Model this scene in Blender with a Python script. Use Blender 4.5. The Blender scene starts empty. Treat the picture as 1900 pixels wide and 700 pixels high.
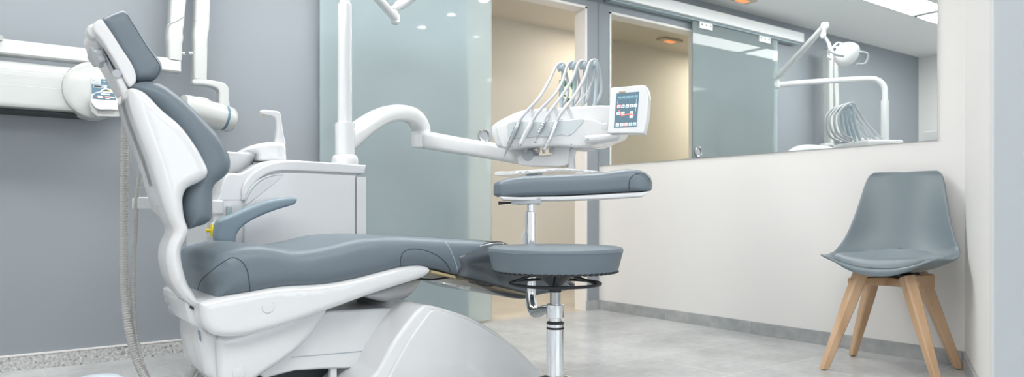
import bpy, bmesh, math, random
import numpy as np
from mathutils import Vector, Matrix
from mathutils.geometry import delaunay_2d_cdt
from mathutils.bvhtree import BVHTree
SOFT = set()
random.seed(7)
SC = bpy.context.scene
COL = SC.collection
# ------------------------------------------------------------------ camera
F = 1350.0; CX = 950.0; CY = 394.6; YAW = 0.628; H = 0.66
cam_d = bpy.data.cameras.new('camera'); cam = bpy.data.objects.new('camera', cam_d); COL.objects.link(cam)
cam_d.sensor_width = 36.0; cam_d.lens = F/1900*36
cam.location = (0, 0, H); cam.rotation_euler = (math.pi/2, 0, -YAW)
cam_d.shift_x = 0; cam_d.shift_y = (CY-350)/1900
cam_d.clip_start = 0.05
cam_d.dof.use_dof = True; cam_d.dof.focus_distance = 2.5; cam_d.dof.aperture_fstop = 4.0
SC.camera = cam
# ------------------------------------------------------------------ world, light, exposure
w = bpy.data.worlds.new('world'); SC.world = w; w.use_nodes = True
w.node_tree.nodes['Background'].inputs[0].default_value = (0.80, 0.88, 1.0, 1)
w.node_tree.nodes['Background'].inputs[1].default_value = 0.9
SC.view_settings.view_transform = 'Standard'; SC.view_settings.look = 'None'
SC.view_settings.gamma = 1; SC.view_settings.use_curve_mapping = False
SC.view_settings.exposure = -0.14
PANEL_E = 22.0; SPOT_E = 120.0; CORR_E = 17.0; REAR_FILL_W = 42.0; AUX_W = 58.0
def area(name, loc, rot, sx, sy, power, col):
    l = bpy.data.lights.new(name, 'AREA'); l.shape = 'RECTANGLE'; l.size = sx; l.size_y = sy
    l.energy = power; l.color = col
    o = bpy.data.objects.new(name, l); COL.objects.link(o); o.location = loc; o.rotation_euler = rot
    return o
# added soft fill from behind the camera, sized like a window
area('rear_fill_light', (0.9, -2.6, 1.25), (math.radians(90), 0, 0), 3.6, 1.9, REAR_FILL_W, (0.93, 0.97, 1.0))
# added unseen overhead fill at ceiling height, above the camera
area('overhead_fill_light', (0.5, 0.45, 2.27), (0, 0, 0), 2.7, 1.2, AUX_W, (1.0, 0.99, 0.97))
# ------------------------------------------------------------------ projecting photo points onto real planes
SN, CS = math.sin(YAW), math.cos(YAW)
def ray(px):
    k = (px-CX)/F
    return Vector((SN+k*CS, CS-k*SN, 0))
def at(px, py, d):
    r = ray(px)*d
    return Vector((r.x, r.y, H-(py-CY)/F*d))
def atY(px, py, Y): return at(px, py, Y/ray(px).y)
def atX(px, py, X): return at(px, py, X/ray(px).x)
def onp(px, py, P0, n):
    r = ray(px); d = (P0.x*n.x+P0.y*n.y)/(r.x*n.x+r.y*n.y)
    return at(px, py, d)
# ------------------------------------------------------------------ materials
def mat(name, col, rough=0.5, metal=0.0, coat=0.0, spec=0.5, emit=None, es=0.0, bump=None, alpha=None):
    m = bpy.data.materials.new(name); m.use_nodes = True
    nt = m.node_tree; b = nt.nodes['Principled BSDF']
    b.inputs['Base Color'].default_value = (*col, 1)
    b.inputs['Roughness'].default_value = rough; b.inputs['Metallic'].default_value = metal
    b.inputs['Coat Weight'].default_value = coat; b.inputs['Coat Roughness'].default_value = 0.05
    b.inputs['Specular IOR Level'].default_value = spec
    if emit: b.inputs['Emission Color'].default_value = (*emit, 1); b.inputs['Emission Strength'].default_value = es
    if alpha is not None: b.inputs['Alpha'].default_value = alpha
    if bump:
        tc = nt.nodes.new('ShaderNodeTexCoord'); n = nt.nodes.new('ShaderNodeTexNoise'); bp = nt.nodes.new('ShaderNodeBump')
        n.inputs['Scale'].default_value = bump[0]; n.inputs['Detail'].default_value = 4
        bp.inputs['Strength'].default_value = bump[1]; bp.inputs['Distance'].default_value = 0.002
        nt.links.new(tc.outputs['Object'], n.inputs['Vector']); nt.links.new(n.outputs['Fac'], bp.inputs['Height'])
        nt.links.new(bp.outputs['Normal'], b.inputs['Normal'])
    return m
def noise_mix(m, c1, c2, scale, lo=.35, hi=.65, detail=6, stretch=None, coords='Object'):
    nt = m.node_tree; b = nt.nodes['Principled BSDF']
    tc = nt.nodes.new('ShaderNodeTexCoord'); n = nt.nodes.new('ShaderNodeTexNoise'); r = nt.nodes.new('ShaderNodeValToRGB')
    n.inputs['Scale'].default_value = scale; n.inputs['Detail'].default_value = detail
    mp = nt.nodes.new('ShaderNodeMapping')
    if stretch: mp.inputs['Scale'].default_value = stretch
    nt.links.new(tc.outputs[coords], mp.inputs['Vector']); nt.links.new(mp.outputs[0], n.inputs['Vector'])
    r.color_ramp.elements[0].position = lo; r.color_ramp.elements[0].color = (*c1, 1)
    r.color_ramp.elements[1].position = hi; r.color_ramp.elements[1].color = (*c2, 1)
    nt.links.new(n.outputs['Fac'], r.inputs['Fac']); nt.links.new(r.outputs['Color'], b.inputs['Base Color'])
    return r
M = {}
M['grey_wall'] = mat('grey_wall_paint', (.272, .302, .328), .6, bump=(90, .12))
M['white_wall'] = mat('white_wall_paint', (.79, .782, .77), .6, bump=(70, .08))
M['blue_wall'] = mat('pale_blue_grey', (.45, .495, .53), .6)  # one even colour, bluer and darker than the white walls
M['ceiling'] = mat('ceiling_paint', (.84, .84, .83), .8)
M['beige'] = mat('corridor_paint', (.70, .64, .535), .6)
M['trimw'] = mat('door_frame_paint', (.80, .775, .76), .4)
M['white'] = mat('glossy_white_plastic', (.69, .705, .72), .16, coat=.5)
M['white_b'] = mat('satin_white_plastic', (.68, .69, .705), .32)
M['cream_w'] = mat('warm_white_enamel', (.50, .52, .51), .22, coat=.4)
M['panelgrey'] = mat('pale_grey_panel', (.56, .62, .64), .25)
M['leather'] = mat('blue_grey_leatherette', (.138, .175, .206), .42, bump=(260, .16), spec=.45)
M['seam'] = mat('dark_seam', (.05, .07, .09), .7)
M['arm_grey'] = mat('blue_grey_plastic', (.20, .27, .32), .35)
M['chrome'] = mat('chrome', (.80, .83, .86), .07, metal=1)
M['steel'] = mat('brushed_steel', (.46, .48, .50), .24, metal=1)
M['black'] = mat('black_plastic', (.012, .013, .015), .45)
M['dark'] = mat('dark_recess', (.03, .04, .045), .6)
M['hose'] = mat('grey_hose', (.42, .42, .41), .5)
M['hose_l'] = mat('pale_silicone_hose', (.50, .53, .56), .38)
M['hanger'] = mat('blue_grey_hanger', (.36, .44, .48), .35)
M['yellow'] = mat('yellow_plastic', (.80, .66, .02), .4)
M['tan'] = mat('tan_board', (.52, .42, .24), .6)
M['chair_shell'] = mat('grey_blue_polypropylene', (.175, .22, .245), .38)
M['chair_pad'] = mat('grey_blue_pad', (.235, .28, .31), .5, bump=(200, .1))
M['silver_pl'] = mat('silver_grey_plastic', (.40, .43, .46), .3)
M['green'] = mat('sign_green', (.01, .13, .05), .5)
M['sign_cream'] = mat('sign_cream', (.85, .85, .55), .5)
M['screen'] = mat('screen_glass', (.05, .08, .10), .12, emit=(.13, .22, .28), es=.9)
M['icon'] = mat('screen_icon', (.5, .6, .65), .3, emit=(.55, .70, .80), es=1.0)
M['icon_d'] = mat('screen_icon_dark', (.1, .2, .25), .3, emit=(.22, .42, .50), es=.8)
M['red'] = mat('screen_red', (.8, .1, .08), .3, emit=(.95, .18, .13), es=.9)
M['pr_blue'] = mat('printed_blue', (.10, .19, .25), .35)
M['pr_grey'] = mat('printed_light_grey', (.52, .57, .59), .35)
M['pr_white'] = mat('printed_white', (.85, .86, .86), .35)
M['pr_orange'] = mat('printed_orange', (.85, .42, .03), .35)
M['pr_red'] = mat('printed_red', (.75, .18, .12), .35)
M['lamp_panel'] = mat('luminous_diffuser', (.9, .9, .9), .5, emit=(1, .995, .98), es=PANEL_E)
M['lamp_spot'] = mat('luminous_spot', (.9, .9, .9), .5, emit=(1, .98, .94), es=SPOT_E)
M['fill_corr'] = mat('luminous_corridor_fill', (.9, .9, .9), .5, emit=(1, .93, .80), es=CORR_E)
M['fill_corr_b'] = mat('luminous_corridor_fill_far', (.9, .9, .9), .5, emit=(1, .93, .80), es=CORR_E*2.6)
M['lamp_amber'] = mat('luminous_amber', (.8, .3, .1), .5, emit=(1, .36, .14), es=.9)
M['fixture_tan'] = mat('fixture_tan', (.55, .47, .36), .4)
M['alu'] = mat('satin_aluminium', (.74, .75, .76), .35, metal=.3)
M['pedal'] = mat('pale_blue_plastic', (.60, .68, .74), .3)
# wood
M['wood'] = mat('beech_wood', (.6, .4, .25), .42)
noise_mix(M['wood'], (.50, .315, .175), (.66, .46, .30), 14, .3, .7, 5, (1, 1, .12))
# mirror
M['mirror'] = mat('mirror_silver', (.87, .90, .895), .0, metal=1)
# grey stone tile
def tile(name, c1, c2, grout, size, origin, rough, base_scale=2.2):
    m = mat(name, c1, rough); nt = m.node_tree; b = nt.nodes['Principled BSDF']; N = nt.nodes.new; L = nt.links.new
    tc = N('ShaderNodeTexCoord'); n1 = N('ShaderNodeTexNoise'); n1.inputs['Scale'].default_value = base_scale; n1.inputs['Detail'].default_value = 9; n1.inputs['Roughness'].default_value = .62
    n2 = N('ShaderNodeTexNoise'); n2.inputs['Scale'].default_value = 30; n2.inputs['Detail'].default_value = 5
    add = N('ShaderNodeMath'); add.operation = 'MULTIPLY_ADD'; add.inputs[1].default_value = .3
    L(tc.outputs['Object'], n1.inputs['Vector']); L(tc.outputs['Object'], n2.inputs['Vector'])
    L(n2.outputs['Fac'], add.inputs[0]); L(n1.outputs['Fac'], add.inputs[2])
    r = N('ShaderNodeValToRGB'); r.color_ramp.elements[0].position = .48; r.color_ramp.elements[0].color = (*c1, 1)
    r.color_ramp.elements[1].position = .82; r.color_ramp.elements[1].color = (*c2, 1); L(add.outputs[0], r.inputs['Fac'])
    mp = N('ShaderNodeMapping'); mp.inputs['Location'].default_value = (-origin[0], -origin[1], 0); L(tc.outputs['Object'], mp.inputs['Vector'])
    br = N('ShaderNodeTexBrick'); br.offset = .5; br.inputs['Scale'].default_value = 1; br.inputs['Mortar Size'].default_value = .0028
    br.inputs['Brick Width'].default_value = size[0]; br.inputs['Row Height'].default_value = size[1]; br.inputs['Mortar Smooth'].default_value = .3
    br.inputs['Color1'].default_value = (.96, .96, .96, 1); br.inputs['Color2'].default_value = (1.03, 1.03, 1.03, 1); br.inputs['Mortar'].default_value = (1, 1, 1, 1)
    L(mp.outputs[0], br.inputs['Vector'])
    mx = N('ShaderNodeMix'); mx.data_type = 'RGBA'; mx.blend_type = 'MULTIPLY'; mx.inputs[0].default_value = 1
    L(r.outputs['Color'], mx.inputs[6]); L(br.outputs['Color'], mx.inputs[7])
    m2 = N('ShaderNodeMix'); m2.data_type = 'RGBA'; L(br.outputs['Fac'], m2.inputs[0]); L(mx.outputs[2], m2.inputs[6]); m2.inputs[7].default_value = (*grout, 1)
    L(m2.outputs[2], b.inputs['Base Color'])
    bp = N('ShaderNodeBump'); bp.inputs['Strength'].default_value = .25; bp.inputs['Distance'].default_value = .002; bp.invert = True
    L(br.outputs['Fac'], bp.inputs['Height']); L(bp.outputs['Normal'], b.inputs['Normal'])
    return m
M['floor'] = tile('grey_stone_tile', (.35, .36, .365), (.60, .61, .61), (.64, .645, .64), (.90, .45), (.2, 3.667), .30)
M['floor_c'] = tile('beige_stone_tile', (.50, .44, .36), (.62, .56, .47), (.5, .45, .38), (.90, .45), (0, 0), .30)
M['skirt'] = mat('grey_skirting_tile', (.4, .4, .4), .4)
noise_mix(M['skirt'], (.31, .33, .34), (.44, .45, .45), 12)
# terrazzo
m = mat('terrazzo', (.6, .6, .6), .35); nt = m.node_tree; N = nt.nodes.new; L = nt.links.new
tc = N('ShaderNodeTexCoord'); vo = N('ShaderNodeTexVoronoi'); vo.inputs['Scale'].default_value = 120
n = N('ShaderNodeTexNoise'); n.inputs['Scale'].default_value = 90; n.inputs['Detail'].default_value = 3
L(tc.outputs['Object'], vo.inputs['Vector']); L(tc.outputs['Object'], n.inputs['Vector'])
r = N('ShaderNodeValToRGB'); e = r.color_ramp.elements; e[0].position = .30; e[0].color = (.34, .35, .35, 1); e[1].position = .72; e[1].color = (.70, .70, .69, 1)
L(n.outputs['Fac'], r.inputs['Fac'])
r2 = N('ShaderNodeValToRGB'); e = r2.color_ramp.elements; e[0].position = 0; e[0].color = (.2, .22, .22, 1); e[1].position = .12; e[1].color = (1, 1, 1, 1)
sx = N('ShaderNodeSeparateColor'); L(vo.outputs['Color'], sx.inputs[0]); L(sx.outputs[0], r2.inputs['Fac'])
mx = N('ShaderNodeMix'); mx.data_type = 'RGBA'; mx.blend_type = 'MULTIPLY'; mx.inputs[0].default_value = .8
L(r.outputs['Color'], mx.inputs[6]); L(r2.outputs['Color'], mx.inputs[7]); L(mx.outputs[2], nt.nodes['Principled BSDF'].inputs['Base Color'])
M['terrazzo'] = m
# satin glass: partly see-through film glass with a clear gloss on top
def film_glass(name, col, dens, tint):
    m = bpy.data.materials.new(name); m.use_nodes = True; nt = m.node_tree; nt.nodes.clear(); N = nt.nodes.new; L = nt.links.new
    out = N('ShaderNodeOutputMaterial'); tr = N('ShaderNodeBsdfTransparent'); tr.inputs[0].default_value = (*tint, 1)
    df = N('ShaderNodeBsdfDiffuse'); df.inputs[0].default_value = (*col, 1); m1 = N('ShaderNodeMixShader'); m1.inputs[0].default_value = dens
    tl = N('ShaderNodeBsdfTranslucent'); tl.inputs[0].default_value = (*[min(1, c*1.15) for c in col], 1); m0 = N('ShaderNodeMixShader'); m0.inputs[0].default_value = .35; L(df.outputs[0], m0.inputs[1]); L(tl.outputs[0], m0.inputs[2])
    L(tr.outputs[0], m1.inputs[1]); L(m0.outputs[0], m1.inputs[2])
    gl = N('ShaderNodeBsdfGlossy'); gl.inputs['Roughness'].default_value = .02; fr = N('ShaderNodeFresnel'); fr.inputs[0].default_value = 1.5
    m2 = N('ShaderNodeMixShader'); L(fr.outputs[0], m2.inputs[0]); L(m1.outputs[0], m2.inputs[1]); L(gl.outputs[0], m2.inputs[2]); L(m2.outputs[0], out.inputs[0])
    return m
M['film'] = film_glass('satin_blue_glass', (.72, .84, .86), .44, (.94, .98, .99))
M['clear'] = film_glass('clear_plastic_film', (.65, .68, .7), .06, (1, 1, 1))
M['glass_edge'] = mat('glass_edge', (.35, .50, .50), .2)
# ------------------------------------------------------------------ mesh helpers
def finish(name, bm, m, parent=None, ang=35, recalc=True, wn=True):
    if recalc: bmesh.ops.recalc_face_normals(bm, faces=bm.faces[:])
    if id(bm) in SOFT: wn = False; ang = max(ang, 50); SOFT.discard(id(bm))
    me = bpy.data.meshes.new(name); bm.to_mesh(me); bm.free()
    me.materials.append(M[m] if isinstance(m, str) else m)
    o = bpy.data.objects.new(name, me); COL.objects.link(o)
    if parent is not None:
        o.parent = parent
        root = parent
        while root.parent: root = root.parent
        me.transform(Matrix.Translation(root.location).inverted() if root.type == 'EMPTY' else Matrix())
    for p in me.polygons: p.use_smooth = True
    me.set_sharp_from_angle(angle=math.radians(ang))
    if wn:
        md = o.modifiers.new('weighted_normal', 'WEIGHTED_NORMAL'); md.keep_sharp = True; md.weight = 80
    return o
def thing(name, label, cat, loc, group=None):
    o = bpy.data.objects.new(name, None); COL.objects.link(o); o.location = loc; o.empty_display_size = .05
    o['label'] = label; o['category'] = cat
    if group: o['group'] = group
    return o
def tag(o, label, cat, group=None):
    o['label'] = label; o['category'] = cat
    if group: o['group'] = group
    return o
def struct(o): o['kind'] = 'structure'; return o
def cr(pts, sub=6, closed=True):
    P = [Vector(p) for p in pts]; n = len(P); out = []
    for i in range(n if closed else n-1):
        if closed: a, b, c, d = P[i-1], P[i], P[(i+1) % n], P[(i+2) % n]
        else: a = P[max(i-1, 0)]; b = P[i]; c = P[i+1]; d = P[min(i+2, n-1)]
        # centripetal knots
        ta = 0; tb = ta+max((b-a).length, 1e-6)**.5; t2 = tb+max((c-b).length, 1e-6)**.5; t3 = t2+max((d-c).length, 1e-6)**.5
        if (b-a).length < 1e-7: ta = -((c-b).length**.5); a = b-(c-b); tb = 0; t2 = tb+(c-b).length**.5; t3 = t2+max((d-c).length, 1e-6)**.5
        if (d-c).length < 1e-7: d = c+(c-b); t3 = t2+(c-b).length**.5
        for s in range(sub):
            t = tb+(t2-tb)*s/sub
            A1 = a*((tb-t)/(tb-ta))+b*((t-ta)/(tb-ta)); A2 = b*((t2-t)/(t2-tb))+c*((t-tb)/(t2-tb)); A3 = c*((t3-t)/(t3-t2))+d*((t-t2)/(t3-t2))
            B1 = A1*((t2-t)/(t2-ta))+A2*((t-ta)/(t2-ta)); B2 = A2*((t3-t)/(t3-tb))+A3*((t-tb)/(t3-tb))
            out.append(B1*((t2-t)/(t2-tb))+B2*((t-tb)/(t2-tb)))
    if not closed: out.append(P[-1])
    return out
def slab(bm, prof, y0, y1, r=.01, Mx=None, seg=5, r1=None):
    """prof: list of 2-D points (a, b); solid between y0 and y1 with edges rounded by r"""
    r1 = r if r1 is None else r1
    P = [Vector((p[0], p[1])) for p in prof]
    Q = [P[0]]
    for p in P[1:]:
        if (p-Q[-1]).length > 1e-4: Q.append(p)
    if (Q[0]-Q[-1]).length < 1e-4: Q.pop()
    P = Q; n = len(P)
    A = sum(P[i].x*P[(i+1) % n].y-P[(i+1) % n].x*P[i].y for i in range(n))
    if A < 0: P.reverse()
    nr = []
    for i in range(n):
        e1 = (P[i]-P[i-1]).normalized(); e2 = (P[(i+1) % n]-P[i]).normalized()
        n1 = Vector((-e1.y, e1.x)); n2 = Vector((-e2.y, e2.x)); s = n1+n2
        if s.length < 1e-3: s = n1
        s.normalize(); nr.append(s/max(s.dot(n1), .6))
    A_ = np.array([(p.x, p.y) for p in P]); E_ = np.roll(A_, -1, 0)-A_; EE = (E_**2).sum(1)
    N_ = np.array([(v.x, v.y) for v in nr])
    def dist(Q):
        D = Q[:, None, :]-A_[None]; t = np.clip((D*E_[None]).sum(2)/EE, 0, 1); return np.sqrt(((D-E_[None]*t[..., None])**2).sum(2)).min(1)
    def inside(Q):
        x, y = Q[:, 0:1], Q[:, 1:2]; x1, y1_ = A_[:, 0][None], A_[:, 1][None]; B_ = np.roll(A_, -1, 0); x2, y2 = B_[:, 0][None], B_[:, 1][None]
        c = ((y1_ > y) != (y2 > y)) & (x < (x2-x1)*(y-y1_)/np.where(y2 == y1_, 1e-12, y2-y1_)+x1); return c.sum(1) % 2 == 1
    def w3(x, y, z):
        v = Vector((x, y, z)); return bm.verts.new(Mx @ v if Mx else v)
    outl = []
    for yf, sg, rr in ((y0, 1, r), (y1, -1, r1)):
        cand = [A_]
        for k in range(1, seg+1):
            off = rr*(1-math.cos(k/seg*math.pi/2)) if rr > .004 else rr*k/seg
            off = max(off, rr*.004)
            Q = A_+N_*off; m = (dist(Q) >= off*.96) & inside(Q); cand.append(Q[m])
        if rr > .02:
            g = max(.016, rr*.4); xs = np.arange(A_[:, 0].min(), A_[:, 0].max(), g); zs_ = np.arange(A_[:, 1].min(), A_[:, 1].max(), g)
            G = np.array([(a_+(.5*g if kk % 2 else 0), b_) for kk, b_ in enumerate(zs_) for a_ in xs]).reshape(-1, 2); m = inside(G); G = G[m]; m = dist(G) > rr*.6; cand.append(G[m])
        pts = np.vstack(cand); vo, eo, fo, _, _, _ = delaunay_2d_cdt([Vector(q) for q in pts], [(i, (i+1) % n) for i in range(n)], [], 1, 1e-5)
        vq = np.array([(v.x, v.y) for v in vo]); d = np.minimum(dist(vq), rr)
        h_ = rr-np.sqrt(np.maximum(rr*rr-(rr-d)**2, 0))
        vs = [w3(vo[i].x, yf+sg*h_[i], vo[i].y) for i in range(len(vo))]
        for f in fo:
            if len(set(f)) >= 3: bm.faces.new([vs[i] for i in f])
        # outline vertices in order
        idx = [int(((vq-A_[i])**2).sum(1).argmin()) for i in range(n)]
        outl.append([vs[i] for i in idx])
    for i in range(n):
        j = (i+1) % n
        q = [outl[0][i], outl[0][j], outl[1][j], outl[1][i]]
        if len(set(q)) == 4: bm.faces.new(q)
    if r >= .01: SOFT.add(id(bm))
def box(bm, a, b, Mx=None, bev=0.0):
    x0, y0, z0 = a; x1, y1, z1 = b
    t = bmesh.new(); bmesh.ops.create_cube(t, size=1)
    for v in t.verts: v.co = Vector(((x0+x1)/2+v.co.x*(x1-x0), (y0+y1)/2+v.co.y*(y1-y0), (z0+z1)/2+v.co.z*(z1-z0)))
    if bev: bmesh.ops.bevel(t, geom=t.edges[:], offset=bev, segments=3, affect='EDGES', profile=.5)
    merge(bm, t, Mx)
def merge(bm, t, Mx=None):
    mp = {}
    for v in t.verts: mp[v] = bm.verts.new(Mx @ v.co if Mx else v.co)
    for f in t.faces: bm.faces.new([mp[v] for v in f.verts])
    t.free()
def sweep(bm, pts, rad, n=14, up=(0, 0, 1), ex=2.0, cap=True):
    """rad: list of (ru, rv) half sizes (v along 'up'); ex: superellipse exponent"""
    pts = [Vector(p) for p in pts]; rings = []
    if not isinstance(rad, (list, tuple)): rad = [rad]*len(pts)
    rad = [(q, q) if not isinstance(q, (tuple, list)) else q for q in rad]
    prev = None
    for i, p in enumerate(pts):
        t = (pts[min(i+1, len(pts)-1)]-pts[max(i-1, 0)]).normalized()
        if prev is None:
            u = t.cross(Vector(up))
            if u.length < .05: u = t.cross(Vector((1, 0, 0)))
            u.normalize()
        else:
            u = prev-t*prev.dot(t); u.normalize()
        prev = u; v = u.cross(t).normalized(); ring = []
        for k in range(n):
            a = 2*math.pi*k/n; c, s = math.cos(a), math.sin(a)
            cc = math.copysign(abs(c)**(2/ex), c); ss = math.copysign(abs(s)**(2/ex), s)
            ring.append(bm.verts.new(p+u*cc*rad[i][0]+v*ss*rad[i][1]))
        rings.append(ring)
    for a, b in zip(rings[:-1], rings[1:]):
        for k in range(n): bm.faces.new((a[k], a[(k+1) % n], b[(k+1) % n], b[k]))
    if cap: bm.faces.new(rings[0]); bm.faces.new(rings[-1])
def tube(bm, pts, r, n=12, sub=6, **k):
    if sub > 1 and len(pts) > 2:
        P = cr(pts, sub, False)
        if isinstance(r, (list, tuple)):
            R = []
            for i in range(len(pts)-1):
                for s in range(sub):
                    f0, f1 = (r[i], r[i]) if not isinstance(r[i], tuple) else r[i], (r[i+1], r[i+1]) if not isinstance(r[i+1], tuple) else r[i+1]
                    R.append((f0[0]+(f1[0]-f0[0])*s/sub, f0[1]+(f1[1]-f0[1])*s/sub))
            R.append(r[-1]); r = R
        pts = P
    sweep(bm, pts, r, n, **k)
def lathe(bm, prof, o, axis=(0, 0, 1), n=32):
    """prof: (r, h) along axis from o"""
    ax = Vector(axis).normalized(); u = ax.cross(Vector((0, 1, 0)) if abs(ax.y) < .9 else Vector((1, 0, 0))).normalized(); v = ax.cross(u); o = Vector(o)
    rings = []
    for r, h in prof:
        if r < 1e-5: rings.append([bm.verts.new(o+ax*h)]); continue
        rings.append([bm.verts.new(o+ax*h+(u*math.cos(2*math.pi*k/n)+v*math.sin(2*math.pi*k/n))*r) for k in range(n)])
    for a, b in zip(rings[:-1], rings[1:]):
        for k in range(n):
            j = (k+1) % n
            if len(a) == 1 and len(b) == 1: continue
            if len(a) == 1: bm.faces.new((a[0], b[k], b[j]))
            elif len(b) == 1: bm.faces.new((a[k], a[j], b[0]))
            else: bm.faces.new((a[k], a[j], b[j], b[k]))
    if len(rings[0]) > 1: bm.faces.new(rings[0])
    if len(rings[-1]) > 1: bm.faces.new(rings[-1])
def B(): return bmesh.new()
def on_surface(objs, pts, off=.0004, sub=6):
    """points of a stitched line laid on the surface of the given meshes"""
    P = cr([(a, b, 0) for a, b in pts], sub, False); out = []
    trees = []
    for o in objs:
        root = o
        while root.parent: root = root.parent
        l = root.location if root.type == 'EMPTY' else Vector()
        trees.append(BVHTree.FromPolygons([v.co+l for v in o.data.vertices], [tuple(p.vertices) for p in o.data.polygons]))
    for p in P:
        r = ray(p.x); d = Vector((r.x, r.y, -(p.y-CY)/F)).normalized(); best = None
        for t in trees:
            h = t.ray_cast(Vector((0, 0, H)), d)
            if h[0] is not None and (best is None or h[3] < best[3]): best = h
        if best: out.append(best[0]-d*off)
    return out
def XZ(lst, Y=None):
    """photo points -> (X, Z) on planes of constant Y; items (px, py) or (px, py, Y)"""
    out = []
    for q in lst:
        p = atY(q[0], q[1], q[2] if len(q) > 2 else Y); out.append((p.x, p.z))
    return out
def dup(root, loc, label=None, group=None):
    r = root.copy(); COL.objects.link(r); r.location = loc
    if label: r['label'] = label
    if group: r['group'] = group
    for ch in list(root.children):
        c = ch.copy(); COL.objects.link(c); c.parent = r
        for g in list(ch.children):
            d = g.copy(); COL.objects.link(d); d.parent = c
    return r
# ------------------------------------------------------------------ the room
XW, YW, CZ = 3.396, 3.667, 2.287
YC = 4.74                                   # far wall of the corridor
YS = 1.381                                  # right wall ends here, an angled wall begins
O1, O2, OZ = 2.33, 3.28, 2.045              # doorway
XL, YR = -1.15, -2.8
bm = B(); box(bm, (XL-.1, YR, -.1), (XW+.1, YW, 0)); struct(finish('floor', bm, 'floor'))
bm = B(); box(bm, (XL-.1, YW, -.1), (5.4, YC+.1, 0)); struct(finish('floor_corridor', bm, 'floor_c'))
bm = B(); box(bm, (XL-.1, YR, CZ), (XW+.1, YW+.1, CZ+.1)); struct(finish('ceiling', bm, 'ceiling'))
bm = B(); box(bm, (XL-.1, YW+.1, 2.205), (5.4, YC+.1, 2.3)); struct(finish('ceiling_corridor', bm, 'beige'))
bm = B(); box(bm, (XL-.1, YW, 0), (O1, YW+.1, CZ)); box(bm, (O2, YW, 0), (XW+.1, YW+.1, CZ)); box(bm, (O1, YW, OZ), (O2, YW+.1, CZ))
struct(finish('wall_back', bm, 'grey_wall'))
bm = B(); box(bm, (XL-.1, YC, 0), (5.4, YC+.1, 2.3)); struct(finish('wall_corridor', bm, 'beige'))
bm = B(); box(bm, (5.3, YW+.1, 0), (5.4, YC, 2.3)); box(bm, (XL-.1, YW+.1, 0), (XL, YC, 2.3)); struct(finish('wall_corridor_end', bm, 'beige'))
bm = B(); box(bm, (XW, YS, 0), (XW+.1, YW, CZ)); struct(finish('wall_right', bm, 'white_wall'))
bm = B(); box(bm, (XL-.1, YR, 0), (XL, YW, CZ)); struct(finish('wall_left', bm, 'white_wall'))
# angled wall beyond the corner, and the end of the partition close to the camera
DW = Vector((-.895, -.446, 0)).normalized(); NW = Vector((DW.y, -DW.x, 0))   # NW points away from the room
def frame2(o, ux, uy):
    m = Matrix.Identity(4)
    for i in range(3): m[i][0] = ux[i]; m[i][1] = uy[i]; m[i][2] = (0, 0, 1)[i]; m[i][3] = o[i]
    return m
if NW.x < 0: NW = -NW
MW = frame2(Vector((XW, YS, 0)), DW, NW)
bm = B(); box(bm, (0, 0, 0), (.95, .1, CZ), MW); struct(finish('wall_angled', bm, 'white_wall'))
bm = B(); box(bm, (0, -.012, 0), (.95, 0, .066), MW, .002); struct(finish('baseboard_angled', bm, 'skirt'))
pe = at(1826, 0, .52); pe.z = 0
dr = Vector((CS, -SN, 0)); fw = Vector((SN, CS, 0))
MP = frame2(pe, dr, fw)
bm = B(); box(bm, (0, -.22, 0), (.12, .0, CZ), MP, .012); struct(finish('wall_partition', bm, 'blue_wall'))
# unseen rear wall, its wide opening added to let soft light in
bm = B(); box(bm, (XL-.1, YR-.1, 0), (XW+.1, YR, .25)); box(bm, (XL-.1, YR-.1, 2.22), (XW+.1, YR, CZ+.1)); box(bm, (XL-.1, YR-.1, .25), (-.95, YR, 2.22)); box(bm, (2.75, YR-.1, .25), (XW+.1, YR, 2.22))
struct(finish('wall_rear', bm, 'white_wall'))
bm = B(); box(bm, (XW, YR, 0), (XW+.1, YS-.25, CZ)); struct(finish('wall_right_rear', bm, 'white_wall'))
# skirting
bm = B(); box(bm, (XL, YW-.012, 0), (2.2, YW, .062)); struct(finish('baseboard_back', bm, 'terrazzo'))
bm = B(); box(bm, (XL, YW-.014, .062), (2.2, YW, .068)); struct(finish('trim_1', bm, 'trimw'))
bm = B(); box(bm, (O2-.006, YW-.012, 0), (XW-.012, YW, .066)); struct(finish('baseboard_back_corner', bm, 'skirt'))
bm = B()
y = YW-.012
while y > YS+.02:
    y2 = max(y-.60, YS); box(bm, (XW-.012, y2+.002, 0), (XW, y, .066), None, .001); y = y2
struct(finish('baseboard_right', bm, 'skirt'))
bm = B(); box(bm, (XW-.0105, YS, .002), (XW-.002, YW-.013, .0655)); struct(finish('trim_2', bm, 'trimw'))
# door lining
bm = B()
box(bm, (O2-.012, YW-.004, 0), (O2+.004, YW+.104, OZ)); box(bm, (O1-.004, YW-.004, 0), (O1+.012, YW+.104, OZ)); box(bm, (O1-.004, YW-.004, OZ-.012), (O2+.004, YW+.104, OZ+.004))
struct(finish('trim_3', bm, 'trimw'))
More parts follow.
